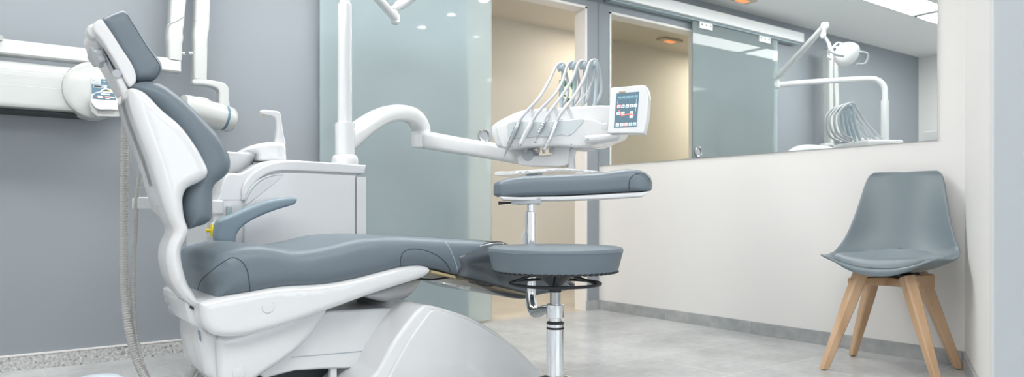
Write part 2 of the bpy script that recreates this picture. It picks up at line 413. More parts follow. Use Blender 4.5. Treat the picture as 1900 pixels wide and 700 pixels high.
# ------------------------------------------------------------------ sliding glass door
G1, G2, GY = 1.403, 2.476, YW-.045
door = struct(bpy.data.objects.new('door_1', None)); COL.objects.link(door); door.location = ((G1+G2)/2, GY, 0)
bm = B(); box(bm, (G1, GY-.005, .012), (G2, GY+.005, 2.10), None, .0015); gp = finish('glass_panel', bm, 'film', door)
bm = B(); box(bm, (1.09, GY-.05, 2.115), (3.33, GY+.043, 2.197), None, .004); finish('rail_cover', bm, 'alu', door)
bm = B(); box(bm, (1.12, GY-.02, 2.102), (3.33, GY+.035, 2.116)); finish('rail_track', bm, 'hanger', door)
for px in (1306, 1415):
    k = (px-CX)/F; dx, dy = SN+k*CS, CS-k*SN; X = 2*3.385-dx*GY/dy
    bm = B(); box(bm, (X-.075, GY-.019, 2.052), (X+.075, GY-.005, 2.102), None, .002); c = finish('roller_clamp', bm, 'alu', door)
    for q in (-.05, 0, .05):
        bm = B(); lathe(bm, [(.006, 0), (.006, .002), (0, .002)], (X+q, GY-.0188, 2.082), (0, -1, 0), 12); finish('screw', bm, 'dark', c)
hp = atY(897, 253, GY)
bm = B(); lathe(bm, [(.038, 0), (.042, .003), (.042, .009), (.035, .011), (.030, .009), (.029, .004), (0, .004)], (hp.x, GY-.005, hp.z), (0, -1, 0), 32)
finish('finger_pull', bm, 'steel', door)
# ------------------------------------------------------------------ wall mirror
XM = 3.388
bm = B(); box(bm, (XM, 1.489, .979), (XW+.004, YW-.004, 2.235))
mo = finish('wall_mirror', bm, 'mirror'); tag(mo, 'large frameless wall mirror on the white right wall above the grey chair', 'mirror')
# ------------------------------------------------------------------ ceiling lights
def led_panel(x0, x1, y0, y1, label):
    t = thing('ceiling_light_panel', label, 'ceiling light', ((x0+x1)/2, (y0+y1)/2, CZ), 'flat panels in the treatment room ceiling')
    bm = B()
    for a, b in (((x0, y0), (x1, y0+.012)), ((x0, y1-.012), (x1, y1)), ((x0, y0), (x0+.012, y1)), ((x1-.012, y0), (x1, y1))):
        box(bm, (a[0], a[1], CZ-.010), (b[0], b[1], CZ))
    finish('frame', bm, 'white_b', t)
    bm = B(); box(bm, (x0+.012, y0+.012, CZ-.006), (x1-.012, y1-.012, CZ-.001)); finish('diffuser', bm, 'lamp_panel', t)
led_panel(.605, 1.805, 2.62, 2.915, 'bright flat ceiling light panel seen in the mirror, larger and left of the gap')
led_panel(-.66, .54, 2.62, 2.915, 'bright flat ceiling light panel seen in the mirror, right of the gap at the mirror edge')
led_panel(1.87, 3.07, 2.62, 2.915, 'added bright light panel, unseen above the instrument console, nearest the mirror wall')  # added out of view to brighten the wall beside the doorway
dl = None
for i, y in enumerate((1.63, 2.13, 2.61)):
    lab = ['tiny round ceiling spotlight, the lowest reflection in the blue glass door', 'tiny round ceiling spotlight, the middle one of the row reflected in the blue glass door', 'tiny round ceiling spotlight, reflected highest beside the free edge of the glass door'][i]
    if dl is None:
        dl = thing('ceiling_spotlight', lab, 'spotlight', (3.10, y, CZ), 'row of ceiling spotlights')
        bm = B(); lathe(bm, [(.028, 0), (.045, 0), (.045, .004), (.028, .006)], (3.10, y, CZ), (0, 0, -1), 28); finish('rim', bm, 'white_b', dl)
        bm = B(); lathe(bm, [(.028, .001), (.028, .007), (0, .008)], (3.10, y, CZ), (0, 0, -1), 28); finish('lens', bm, 'lamp_spot', dl)
    else: dup(dl, (3.10, y, CZ), lab)
def emergency(x, y, z, label):
    t = thing('emergency_light', label, 'emergency light', (x, y, z))
    bm = B(); box(bm, (x-.12, y-.05, z-.02), (x+.12, y+.05, z), None, .006); finish('housing', bm, 'fixture_tan', t)
    bm = B(); box(bm, (x-.055, y-.028, z-.026), (x+.055, y+.028, z-.019), None, .004); finish('lens', bm, 'lamp_amber', t)
emergency(1.83, 4.42, 2.205, 'small tan emergency light with amber glow on the corridor ceiling')
emergency(2.12, 3.44, CZ, 'small emergency light on the room ceiling above the sliding door rail')
# two added light panels, out of view, brighten the corridor; vent grille
t = thing('corridor_fill_light', 'added, unseen warm light panel in the corridor behind the grey wall', 'ceiling light', (4.3, 4.2, 2.205))
bm = B(); box(bm, (3.9, 4.0, 2.19), (4.7, 4.4, 2.205), None, .004); finish('frame', bm, 'white_b', t)
bm = B(); box(bm, (3.92, 4.02, 2.184), (4.68, 4.38, 2.191)); finish('diffuser', bm, 'fill_corr', t)
t = thing('corridor_fill_light', 'added, unseen warm light panel in the corridor behind the glass door', 'ceiling light', (.6, 4.2, 2.205))
bm = B(); box(bm, (.2, 4.0, 2.19), (1.0, 4.4, 2.205), None, .004); finish('frame', bm, 'white_b', t)
bm = B(); box(bm, (.22, 4.02, 2.184), (.98, 4.38, 2.191)); finish('diffuser', bm, 'fill_corr_b', t)
t = thing('ventilation_grille', 'cream perforated ventilation grille on the corridor ceiling just beyond the doorway', 'vent', (3.0, 4.0, 2.205))
bm = B(); box(bm, (2.2, 3.80, 2.193), (3.75, 3.825, 2.205)); box(bm, (2.2, 4.14, 2.193), (3.75, 4.165, 2.205)); finish('frame', bm, 'fixture_tan', t)
bm = B()
x = 2.22
while x < 3.74: box(bm, (x, 3.825, 2.196), (x+.014, 4.14, 2.205)); x += .024
finish('slats', bm, 'sign_cream' if False else 'fixture_tan', t)
# exit sign on the corridor wall
a = atY(1038, 150, YC); b2 = atY(1063.5, 189, YC); zc0, zc1 = atY(1050, 188.5, YC).z, atY(1050, 150, YC).z
t = thing('exit_sign', 'green and cream emergency sign on the corridor wall behind the instrument hoses', 'sign', (a.x, YC, zc0))
bm = B(); box(bm, (a.x, YC-.006, zc0), (b2.x, YC, zc1), None, .001); finish('board', bm, 'green', t)
ww, hh = b2.x-a.x, zc1-zc0
bm = B()
def sp(l): return [(a.x+u*ww, zc0+v*hh) for u, v in l]
slab(bm, sp([(.08, .62), (.42, .72), (.62, .86), (.70, .78), (.95, .50), (.95, .18), (.62, .16), (.50, .34), (.36, .30), (.08, .40), (.30, .50)]), YC-.009, YC-.006, .0005, None, 1)
finish('arrow_pictogram', bm, 'sign_cream', t)
bm = B(); slab(bm, sp([(.10, .12), (.48, .12), (.48, .20), (.10, .26)]), YC-.009, YC-.006, .0005, None, 1); finish('arrow_pictogram', bm, 'sign_cream', t)
# ================================================================== dental chair
dc = thing('dental_chair', 'white dental treatment chair with blue-grey cushions, headrest raised, in the foreground', 'dental chair', (1.0, 2.3, 0))
YN = 2.05
# pedestal flange
bm = B()
pr = cr([(q.x, q.z) for q in (atY(a, b, 2.0) for a, b in ((695, 690), (707, 668), (722, 640), (738, 616), (760, 587), (779, 568), (789, 565.5), (830, 575), (872, 590), (916, 615), (955, 645), (986, 674), (1010, 700)))]+[(1.40, .10)], 5, False)
pr += [(1.40, .0), (.70, .0)]
slab(bm, pr, 1.985, 2.60, .012, None, 4)
base = finish('pedestal_cover', bm, 'white', dc)
bm = B()
pr = cr([(q.x, q.z) for q in (atY(a, b, 1.99) for a, b in ((716, 700), (735, 664), (752, 634), (770, 607), (786, 586), (797, 574), (840, 584), (880, 600), (922, 627), (955, 652), (985, 680), (1004, 700)))]+[(1.38, .10)], 5, False)
pr += [(1.38, .003), (.745, .003)]
slab(bm, pr, 1.972, 1.99, .006, None, 4); finish('side_panel', bm, 'white', base)
# dark works beneath the lift arm
bm = B(); box(bm, (.66, 2.24, .02), (1.0, 2.42, .245), None, .01); pd = finish('pedestal_core', bm, 'dark', dc)
bm = B(); P = [atY(632, 705, 2.16), atY(612, 676, 2.16)]
sweep(bm, [P[0]-Vector((.03, 0, .12)), P[1]+Vector((0.01, 0, .02))], (.016, .01), 8, ex=4); finish('link_bar', bm, 'white_b', pd)
bm = B(); box(bm, (.36, 2.05, 0), (1.25, 2.55, .012), None, .004); finish('floor_plate', bm, 'white_b', dc)
# lift arm
bm = B()
pr = XZ([(470, 690), (500, 640), (560, 588), (610, 577), (700, 572), (800, 567), (830, 640), (820, 720), (745, 720), (692, 697), (684, 688), (668, 683), (600, 684.5), (545, 688), (490, 702)], 2.15)
slab(bm, pr, 2.14, 2.46, .008, None, 3); la = finish('lift_arm', bm, 'white', dc)
bm = B(); P = [atY(540, 663.5, 2.139), atY(716, 648, 2.139)]; sweep(bm, P, .0012, 6); finish('seam', bm, 'hanger', la)
bm = B(); P = [atY(728, 556, 2.40), atY(780, 567, 2.22)]
box(bm, (P[0].x-.02, 2.36, .545-.09), (P[0].x+.08, 2.42, .47)); bm.free()
# skirt fan and its rear part
bm = B()
pr = cr(XZ([(405, 628), (430, 620), (520, 590), (606, 560), (606, 578), (590, 603), (560, 640), (528, 667), (490, 692), (470, 706), (440, 720), (408, 720), (405, 700), (404, 660)], 2.10), 5)
slab(bm, pr, 2.09, 2.50, .02, None, 4); sk = finish('seat_carrier', bm, 'white', dc)
bm = B(); q = atY(443, 693, 2.09); lathe(bm, [(.017, -.002), (.017, .003), (.0145, .0045), (0, .0045)], q, (0, -1, 0), 28); finish('cap', bm, 'white_b', sk)
bm = B()
pr = XZ([(372, 605), (360, 611, 2.2), (358, 622, 2.2), (364, 655, 2.2), (368, 686, 2.2), (385, 700, 2.2), (400, 715), (430, 715), (430, 625)], 2.12)
slab(bm, pr, 2.12, 2.40, .02, None, 4); rc = finish('rear_cover', bm, 'white', dc)
q = atY(371.5, 618, 2.15)
# rating plate on the rear cover
bm = B(); p1, p2 = atY(366.5, 612, 2.121), atY(373, 633, 2.121)
slab(bm, [(p1.x, p1.z), (p2.x-.002, p1.z-.004), (p2.x, p2.z-.002), (p1.x+.004, p2.z+.006)], 2.117, 2.121, .0003, None, 1); rp = finish('rating_plate', bm, 'pr_blue', rc)
bm = B()
for i in range(5):
    z = p1.z-.006-(p1.z-p2.z)*i/6; box(bm, (p1.x+.003, 2.1163, z-.0015), (p2.x-.003-.002*(i % 2), 2.1172, z))
finish('print', bm, 'pr_grey', rp)
# rear block under the hinge
bm = B()
pr = cr(XZ([(344, 560), (366, 572), (390, 590), (400, 618), (388, 620), (366, 608), (352, 599), (348, 585)], 2.14), 4)
slab(bm, pr, 2.13, 2.42, .012, None, 4); hb = finish('hinge_block', bm, 'white', dc)
bm = B(); sweep(bm, [atY(352, 569, 2.127), atY(370, 579, 2.127)], (.003, .004), 8); finish('slot', bm, 'dark', hb)
# seat frame
bm = B()
pr = cr(XZ([(371, 570), (372, 563), (400, 553), (465, 540), (520, 531), (600, 526), (650, 518), (700, 505), (750, 494), (785, 493), (796, 497), (799, 503), (792, 511), (778, 518), (750, 527), (700, 543), (655, 559), (600, 579), (550, 597), (500, 612), (450, 624), (410, 625), (388, 617), (377, 601), (373, 585)], YN), 5)
slab(bm, pr, 2.04, 2.56, .022, None, 5); sf = finish('seat_frame', bm, 'white', dc)
bm = B(); q = atY(497, 570, 2.04); lathe(bm, [(.0175, -.003), (.0175, .001), (.016, .003), (0, .003)], q, (0, -1, 0), 32); finish('cap', bm, 'white_b', sf)
bm = B()
pr = cr(XZ([(655, 545), (700, 530), (760, 515), (754, 527), (744, 540), (727, 551), (700, 556), (676, 553)], 2.30), 5)
slab(bm, pr, 2.2, 2.46, .02, None, 4); finish('underside_lobe', bm, 'white', sf)
# seat cushion: near outline from the photo, crest on the far side
top = [(347, 512, 2.42), (339, 492, 2.42), (341, 478, 2.42), (352, 464, 2.38), (368, 454, 2.42), (400, 448, 2.42), (435, 449, 2.42), (475, 456, 2.42), (510, 453, 2.42), (545, 446, 2.42), (580, 438, 2.42), (620, 434.5, 2.42), (660, 434, 2.42), (700, 436, 2.42), (750, 439, 2.42), (800, 442, 2.42), (840, 451, 2.40), (870, 462, 2.38), (905, 480, 2.36), (950, 503, 2.34), (985, 520, 2.3), (1000, 530, 2.25), (1001, 541, 2.1)]
bot = [(985, 545), (950, 537), (910, 527), (880, 519), (850, 513), (825, 505), (800, 500), (770, 497), (745, 499), (700, 511), (650, 523), (600, 532), (520, 537), (465, 546), (400, 557), (373, 565), (368, 557, 2.15), (363, 542, 2.28), (355, 526, 2.36)]
bm = B()
pr = cr(XZ(top+bot, YN), 4)
slab(bm, pr, 2.03, 2.52, .05, None, 9); seat = finish('seat_cushion', bm, 'leather', dc)
def seam(pts, Y, parent, r=.0014, m='seam'):
    P = on_surface([parent], pts)
    bm = B(); sweep(bm, P, r, 6); finish('seam', bm, m, parent)
seam([(366, 550), (368, 535), (374, 520), (386, 508), (402, 495), (418, 484), (430, 478.5), (440, 480), (450, 487), (458, 500), (462, 520), (464, 541)], 2.0325, seat)
seam([(743, 494), (744, 478), (750, 467), (764, 462), (780, 463), (798, 468), (815, 477), (828, 489), (836, 505)], 2.0325, seat)
# board under the foot end, and the clear cover over it
bm = B(); pr = XZ([(800, 501), (850, 513), (905, 528), (977, 545), (977, 549), (905, 533), (850, 518), (800, 506)], 2.06); slab(bm, pr, 2.06, 2.54, .002, None, 2); fb = finish('foot_board', bm, 'tan', dc)
bm = B(); tube(bm, [atY(772, 517, 2.12), atY(800, 519, 2.12), atY(825, 516, 2.12), atY(850, 512, 2.12)], (.0035), 8); finish('release_lever', bm, 'black', dc)
bm = B(); tube(bm, [atY(870, 523, 2.06), atY(905, 531, 2.06), atY(913, 531, 2.06)], (.003), 8); finish('bracket', bm, 'black', fb)
bm = B()
fcp = XZ([(823, 442, 2.42), (838, 446, 2.42), (872, 460, 2.40), (907, 478, 2.38), (952, 501, 2.36), (990, 520, 2.3), (1006, 531, 2.2), (1004, 548), (975, 556), (940, 551), (905, 537), (880, 525), (852, 517), (850, 500), (842, 475), (833, 455, 2.2)], 2.04)
slab(bm, cr(fcp, 4), 2.022, 2.578, .035, None, 5); finish('clear_foot_cover', bm, 'clear', dc)
seam([(825, 449), (833, 459), (841, 476), (848, 497), (850, 511)], 2.0185, seat, .0014, 'hanger')
# backrest
shl_l = [(243, 166, 2.15), (231, 172, 2.20), (222, 184, 2.26), (219, 199, 2.30), (224, 219, 2.30), (232, 243, 2.30), (241, 266, 2.30), (252, 291, 2.29), (262, 316, 2.28), (274, 347, 2.26), (287, 381, 2.24)]
shl_r = [(343, 407), (339.5, 385), (339.5, 366), (346, 351), (368, 339), (382, 329), (385.5, 317), (378, 298), (362, 270), (334, 233), (300, 204), (268, 172), (254, 165.5)]
hg = [(299, 409, 2.23), (307, 428, 2.23), (299, 446, 2.23), (294, 466, 2.23), (295, 489, 2.23), (304, 518, 2.23), (323, 544, 2.22), (345, 563, 2.19), (369, 581, 2.14), (374, 568), (361, 546), (350, 530), (341, 504), (336, 477), (337, 461), (345, 444), (349.5, 428)]
bm = B(); slab(bm, cr(XZ(shl_l+hg+shl_r, 2.125), 4), 2.10, 2.25, .03, None, 7, .016)
slab(bm, cr(XZ(shl_l+[(300, 400, 2.22), (318, 405, 2.16)]+shl_r, 2.125), 4), 2.16, 2.37, .02, None, 8, .07)
finish('backrest_shell', bm, 'white', dc)
# back cushion
bm = B()
bc = [(244, 163), (247, 156), (259, 151.5), (279, 150.5), (299, 155), (324, 171), (346, 189), (366, 208), (383, 226), (399, 243), (411, 258), (420, 274), (427, 292), (428.5, 302), (426, 317), (415, 330), (400, 342), (395.5, 352), (395, 372), (395, 392), (392, 408), (382, 416), (366, 421), (352, 425), (347, 415), (340.5, 392), (340, 370), (343, 356), (350, 340), (356, 320), (350, 285), (322, 240), (285, 200), (258, 180)]
slab(bm, cr(XZ(bc, 2.165), 4), 2.135, 2.41, .042, None, 8); bcu = finish('backrest_cushion', bm, 'leather', dc)
# headrest
bm = B()
hc = [(188, 37), (200, 29), (214, 23), (225, 20), (235, 22.5), (243, 33), (254, 51), (272, 80), (291, 106), (298.5, 118), (300, 129), (296, 139), (286, 149), (271, 152), (252, 152), (230, 120), (205, 80), (190, 50)]
slab(bm, cr(XZ(hc, 2.20), 4), 2.175, 2.43, .026, None, 7); hcu = finish('headrest_cushion', bm, 'leather', dc)
def seamXZ(pts, parent, Y):
    bm = B(); sweep(bm, on_surface([parent], pts), .0010, 6); finish('seam', bm, 'seam', parent)
seamXZ([(236, 27), (252, 53), (270, 82), (288, 108), (295.5, 120), (296.5, 130), (292, 139), (284, 148)], hcu, 2.1765)
bm = B()
hp_ = [(173, 46), (179, 40), (188, 37), (193, 43), (208, 64), (223, 88), (247, 126), (252, 146), (249.5, 156), (241, 162.5), (235, 156), (221, 130), (200, 94), (184, 70), (174, 58)]
slab(bm, cr(XZ(hp_, 2.17), 4), 2.158, 2.40, .0065, None, 5); hpl = finish('headrest_plate', bm, 'white_b', dc)
# mechanism: two bars, fork, knob
def bar(a, b, wdt, Y0, Y1, name, m, parent, r=.003):
    A = Vector((a[0], a[1])); Bv = Vector((b[0], b[1])); d = (Bv-A).normalized(); n_ = Vector((-d.y, d.x))*wdt/2
    ps = [A+n_, Bv+n_, Bv-n_, A-n_]; bm = B(); slab(bm, XZ([(p.x, p.y) for p in ps], (Y0+Y1)/2), Y0, Y1, r, None, 3); return finish(name, bm, m, parent)
bar((176, 62), (222, 158), 9, 2.21, 2.235, 'headrest_rail', 'silver_pl', dc)
bar((183, 70), (214, 130), 5, 2.204, 2.212, 'rail_slot', 'dark', dc, .001)
bar((192, 92), (243, 186), 12, 2.25, 2.30, 'headrest_post', 'silver_pl', dc)
bm = B(); lathe(bm, [(.0, -.0), (.012, .001), (.0175, .006), (.019, .014), (.019, .05), (.012, .06)], atY(177, 56, 2.19), (0, 1, 0), 28); finish('pivot_cap', bm, 'white_b', hpl)
fk = bar((214, 132), (236, 182), 15, 2.17, 2.20, 'headrest_fork', 'white_b', dc, .006)
bm = B(); q = atY(217, 137, 2.169); lathe(bm, [(.0115, -.002), (.0115, .003), (.0095, .0045), (0, .0045)], q, (0, -1, 0), 28); finish('fork_button', bm, 'silver_pl', fk)
# scalloped knob, axis square to the rail
kc = atY(178, 106, 2.22); kax = Vector((-.84, -.36, -.40)).normalized()
bm = B(); u = kax.cross(Vector((0, 0, 1))).normalized(); v = kax.cross(u)
prv = None
for rr, hh_ in ((.0, -.008), (.023, -.008), (.027, -.005), (.027, .004), (.024, .008), (.0, .010)):
    ring = []
    for k in range(72):
        a = 2*math.pi*k/72; s = rr*(1+.10*math.cos(7*a)); ring.append(bm.verts.new(kc+kax*hh_+(u*math.cos(a)+v*math.sin(a))*max(s, 1e-4)))
    if prv:
        for k in range(72): bm.faces.new((prv[k], prv[(k+1) % 72], ring[(k+1) % 72], ring[k]))
    prv = ring
kn = finish('headrest_knob', bm, 'silver_pl', dc)
bm = B(); lathe(bm, [(.019, -.024), (.019, -.007)], kc, kax, 28); lathe(bm, [(.005, -.06), (.005, -.02)], kc, kax, 12); finish('collar', bm, 'silver_pl', kn)
# armrest on the far side
bm = B()
ar = [(401, 452), (401, 416), (405, 409), (430, 398), (455, 387), (493, 373), (524, 367.5), (544, 366.5), (548, 370), (545, 378), (539, 381), (509, 390), (470, 406), (447, 421), (436, 437), (433, 452)]
slab(bm, cr(XZ(ar, 2.50), 4), 2.475, 2.535, .012, None, 5); finish('armrest', bm, 'arm_grey', dc)
# ================================================================== dental unit (cabinet, spittoon, column, arm)
du = thing('dental_unit', 'white dental unit cabinet with cuspidor bowl, cup filler and arched support arm behind the chair', 'dental unit', (1.1, 2.8, 0))
YU = 2.63
bm = B()
cb = [(396, 470), (396, 420), (400, 380), (409, 362), (411, 350), (424, 322), (445, 322), (462, 314), (480, 303), (500, 298.5), (530, 296.5), (560, 298.2), (620, 302), (679, 306.5)]
cbx = cr(XZ(cb, YU), 4, False)
cbx += XZ([(677, 322), (661, 326)], YU)+XZ([(661, 330)], YU)
xr = atY(676, 330, YU).x; cbx += [(xr, atY(676, 332, YU).z), (xr, .10), (atY(396, 420, YU).x, .10)]
slab(bm, cbx, YU, 3.05, .008, None, 4); cab = finish('cabinet', bm, 'white', du)
# top rim and right edge strip, front door
bm = B(); pr = XZ([(484, 306.5), (500, 303), (530, 301), (600, 305), (680, 310.5), (679.5, 305.5), (620, 301), (560, 297.2), (530, 295.5), (503, 297.5)], 2.61)
pr = [tuple(q) for q in cr(XZ([(450, 372), (450.5, 352), (456, 337), (470, 321), (489, 309), (512, 301.5), (540, 298.8), (600, 301.2), (680, 306.5)], 2.612), 5, False)]
pr += [tuple(q) for q in cr(XZ([(677, 323), (600, 319.2), (530, 317.2), (508, 319.5), (488, 328), (472, 341), (461, 357), (456, 372)], 2.612), 5, False)]
slab(bm, pr, 2.612, 3.06, .006, None, 4); finish('top_rim', bm, 'white', cab)
bm = B(); zt = atY(560, 323, 2.618).z
pr = cr(XZ([(452, 400), (453, 375), (458, 358), (468, 342), (485, 330), (505, 323.5), (530, 321)], 2.62), 4, False)+XZ([(600, 323), (658, 326)], 2.62)
pr += [(atY(658, 326, 2.62).x, .16), (pr[0][0], .16)]
slab(bm, pr, 2.612, 2.64, .004, None, 3); cd = finish('cabinet_door', bm, 'white', cab)
bm = B(); pr = cr(XZ([(454, 382), (462, 362), (474, 345), (492, 332), (512, 326), (523, 326), (514, 336), (495, 352), (474, 368), (462, 377)], 2.609), 4)
slab(bm, pr, 2.6085, 2.6125, .0015, None, 2); finish('inset_window', bm, 'white_b', cd)
bm = B(); P = [atY(a, b, 2.6095) for a, b in ((453, 384), (461, 363), (473, 345), (491, 331.5), (511, 325.5), (525, 325))]; tube(bm, P, .0014, 6); finish('seam', bm, 'hanger', cd)
bm = B(); xe = atY(661, 326, 2.618).x; box(bm, (xe, 2.612, .16), (xr, 2.64, atY(661, 328, 2.618).z), None, .002); finish('edge_strip', bm, 'white', cab)
bm = B(); sweep(bm, [atY(408, 371, 2.629), atY(452, 371, 2.629)], .0012, 6); finish('seam', bm, 'hanger', cab)
bm = B(); q = atY(427, 392, 2.625); box(bm, (q.x-.012, 2.615, q.z-.022), (q.x+.004, 2.63, q.z+.018), None, .003); finish('recess', bm, 'hanger', cab)
# cuspidor bowl
bc_ = atY(426, 300, 2.80); zr = atY(450, 287, 2.72).z
bm = B(); lathe(bm, [(.0, zr-.085), (.05, zr-.083), (.085, zr-.062), (.112, zr-.022), (.128, zr), (.124, zr+.004), (.105, zr-.03), (.06, zr-.06), (0, zr-.066)], (atY(412, 300, 2.80).x, 2.80, 0), (0, 0, 1), 48)
finish('cuspidor_bowl', bm, 'white', du)
# filler block, suction nozzle, cup filler spout
bm = B()
pr = cr(XZ([(453, 279), (466, 271), (482, 266), (508, 263.5), (524, 265.5), (530, 271), (531, 284), (530.5, 299), (500, 300), (478, 297), (476, 285), (462, 282)], 2.70), 4)
slab(bm, pr, 2.69, 2.80, .016, None, 5); fl = finish('filler_block', bm, 'white', du)
bm = B(); sweep(bm, [atY(472, 281, 2.74), atY(472, 290, 2.74)], .010, 14); finish('nozzle', bm, 'steel', fl)
bm = B()
pr = cr(XZ([(509, 270), (511, 250), (511.5, 230), (509.5, 219), (507, 216.5), (490, 212.5), (483.5, 211.5), (482.5, 207), (486, 204.3), (500, 205.2), (516, 207.5), (519, 211), (522, 230), (525, 250), (528, 270)], 2.735), 4)
slab(bm, pr, 2.722, 2.752, .007, None, 4); spt = finish('cup_filler_spout', bm, 'white', du)
bm = B(); q = atY(487.5, 211.5, 2.737); sweep(bm, [q, q-Vector((0, 0, .013))], .0042, 12); finish('nozzle', bm, 'tan', spt)
# white side box and yellow filter tap on the cabinet's left side
bm = B(); p1, p2 = atY(388, 413, 2.66), atY(402, 443, 2.66); box(bm, (p1.x, 2.62, p2.z), (p2.x+.04, 2.70, p1.z), None, .006); vb = finish('valve_box', bm, 'white_b', du)
bm = B()
q = atY(394, 428, 2.66)
for i in range(3): lathe(bm, [(.0, 0), (.022, .001), (.022, .004), (0, .005)], atY(391+i*4.5, 428, 2.63), (1, 0, 0), 24)
sweep(bm, [atY(382, 427.5, 2.63), atY(402, 428.5, 2.63)], .005, 12); finish('filter_tap', bm, 'yellow', vb)
bm = B(); p1, p2 = atY(396, 372, 2.66), atY(410, 398, 2.66); box(bm, (p1.x-.012, 2.62, p2.z), (p2.x, 2.75, p1.z), None, .006); finish('hose_manifold', bm, 'white_b', du)
# column housing + arch
pc = Vector((1.202, 2.826, 0)); zb = .66+(CY-303)/F*pc.dot(Vector((SN, CS, 0)))
dpc = pc.dot(Vector((SN, CS, 0)))
def zat(py, d=dpc): return H-(py-CY)/F*d
bm = B()
sq = [Vector((pc.x, pc.y, z)) for z in (zat(306), zat(300), zat(294), zat(290), zat(288), zat(287))]
sweep(bm, sq, [(.050, .050), (.050, .050), (.049, .049), (.045, .045), (.040, .040), (.036, .036)], 32, up=(0, 1, 0), ex=3); finish('column_foot', bm, 'white', du)
bm = B()
sweep(bm, [Vector((pc.x, pc.y, z)) for z in (zat(292), zat(231), zat(228.5), zat(228))], [(.0365, .0365), (.0365, .0365), (.035, .035), (.03, .03)], 32, up=(0, 1, 0), ex=3); finish('column', bm, 'white', du)
ae = Vector((1.79, 3.25, 0)); dv = (ae-pc)
def ap(s, py):  # a point along the arch at fraction s seen at height py
    p = pc+dv*s; d = p.dot(Vector((SN, CS, 0))); return Vector((p.x, p.y, zat(py, d)))
bm = B()
arc = [ap(.0, 262), ap(.06, 256), ap(.13, 247), ap(.25, 232), ap(.42, 217), ap(.60, 210), ap(.76, 211), ap(.87, 216), ap(.95, 226), ap(1.0, 240), ap(1.0, 252)]
tube(bm, arc, [(.034, .052), (.036, .050), (.038, .047), (.040, .043), (.042, .040), (.042, .040), (.042, .040), (.043, .042), (.045, .044), (.046, .046), (.046, .046)], 24, 6, ex=2.5); finish('support_arm', bm, 'white', du)
aj = ap(1.0, 240)
bm = B(); c = Vector((ae.x, ae.y, 0)); da = ae.dot(Vector((SN, CS, 0)))
lathe(bm, [(.045, zat(250, da)), (.05, zat(251, da)), (.05, zat(270, da)), (.046, zat(274, da)), (.03, zat(275.5, da)), (0, zat(276, da))], c, (0, 0, 1), 36); kj = finish('arm_joint', bm, 'white', du)
sa = Vector((ae.x, ae.y, zat(259, da))); sb = at(978, 291, 3.40)
bm = B(); dd = (sb-sa)
sweep(bm, [sa+dd*t for t in (0.02, .05, .10, .5, .93, 1.0, 1.02)], [(.030, .026), (.038, .040), (.040, .046), (.040, .040), (.040, .042), (.036, .040), (.024, .026)], 24, ex=3.4); sw = finish('swing_arm', bm, 'white', du)
for a, b, d in ((792, 264, 3.60), (962, 318, 3.35)):
    pass
bm = B(); q = at(793, 264, (sa+dd*.05).dot(Vector((SN, CS, 0)))-.037); lathe(bm, [(.006, -.004), (.006, .002), (0, .003)], q, (-SN, -CS, 0), 14); finish('screw', bm, 'hanger', sw)
# assistant-side holder on the left, behind the backrest
bm = B(); p1, p2 = atY(250, 366, 2.66), atY(292, 389, 2.66); box(bm, (p1.x, 2.62, p2.z), (p2.x+.02, 2.72, p1.z), None, .006); hh1 = finish('suction_holder', bm, 'white_b', du)
bm = B(); box(bm, (p2.x, 2.65, p2.z+.012), (atY(405, 380, 2.66).x, 2.69, p1.z-.012), None, .004); finish('holder_bar', bm, 'white_b', hh1)
bm = B(); tube(bm, [atY(a, b, 2.64) for a, b in ((241, 258), (241.5, 300), (244, 330), (248, 350), (254, 356), (262, 340), (268, 300))], .0014, 6); finish('wire_loop', bm, 'hose', hh1)
# ================================================================== operating light on its pole
ol = thing('operating_light', 'white dental operating light on a tall pole, its oval head seen in the mirror', 'operating light', (pc.x, pc.y, zat(230)))
J1 = Vector((1.69, 3.42, 0))
bm = B()
def zp(py): return zat(py)
P = [Vector((pc.x, pc.y, z)) for z in (zat(232), zat(100), zat(9), zat(7))]
sweep(bm, P, [(.0275, .0275), (.027, .027), (.0265, .0265), (.024, .024)], 32, up=(0, 1, 0), ex=2.6); finish('pole_sleeve', bm, 'white', ol)
def mir(px, py, Y):
    """a point seen in the wall mirror, at real depth coordinate Y"""
    r = ray(px); s = Y/r.y
    return Vector((2*3.388-r.x*s, Y, H-(py-CY)/F*s))
J1 = Vector((1.725, 3.407, 1.672)); J2 = Vector((2.02, 2.83, 1.965))
za = mir(1600, 146, 2.95).z
hor = (J1-pc); hor.z = 0; hl = hor.length; hn = hor.normalized()
bm = B()
P = [Vector((pc.x, pc.y, zat(14))), Vector((pc.x, pc.y, 1.50)), Vector((pc.x, pc.y, 1.585))]
for k in range(1, 7):
    a = math.pi/2*k/6; P.append(Vector((pc.x, pc.y, 1.585))+hn*.10*(1-math.cos(a))+Vector((0, 0, .10*math.sin(a))))
P += [pc+hn*(hl*.5)+Vector((0, 0, 1.682)), pc+hn*(hl*.93)+Vector((0, 0, 1.668)), pc+hn*(hl+.02)+Vector((0, 0, 1.663))]
tube(bm, P, .0215, 20, 3); finish('lower_arm', bm, 'white', ol)
bm = B(); lathe(bm, [(0, -.030), (.014, -.030), (.024, -.022), (.026, 0), (.024, .020), (.018, .026), (.016, .045), (.022, .05), (.022, .062), (0, .066)], J1-Vector((0, 0, .006)), (0, 0, 1), 28); finish('elbow', bm, 'white', ol)
bm = B(); d2 = J2-(J1+Vector((0, 0, .05))); A0 = J1+Vector((0, 0, .05))
sweep(bm, [A0-d2*.02, A0+d2*.03, A0+d2*.08, A0+d2*.16, A0+d2*.17, A0+d2*.6, A0+d2*.97, J2], [(.012, .012), (.022, .024), (.026, .028), (.024, .024), (.0215, .0205), (.021, .020), (.020, .019), (.016, .015)], 22, ex=2.6)
ua = finish('upper_arm', bm, 'white', ol)
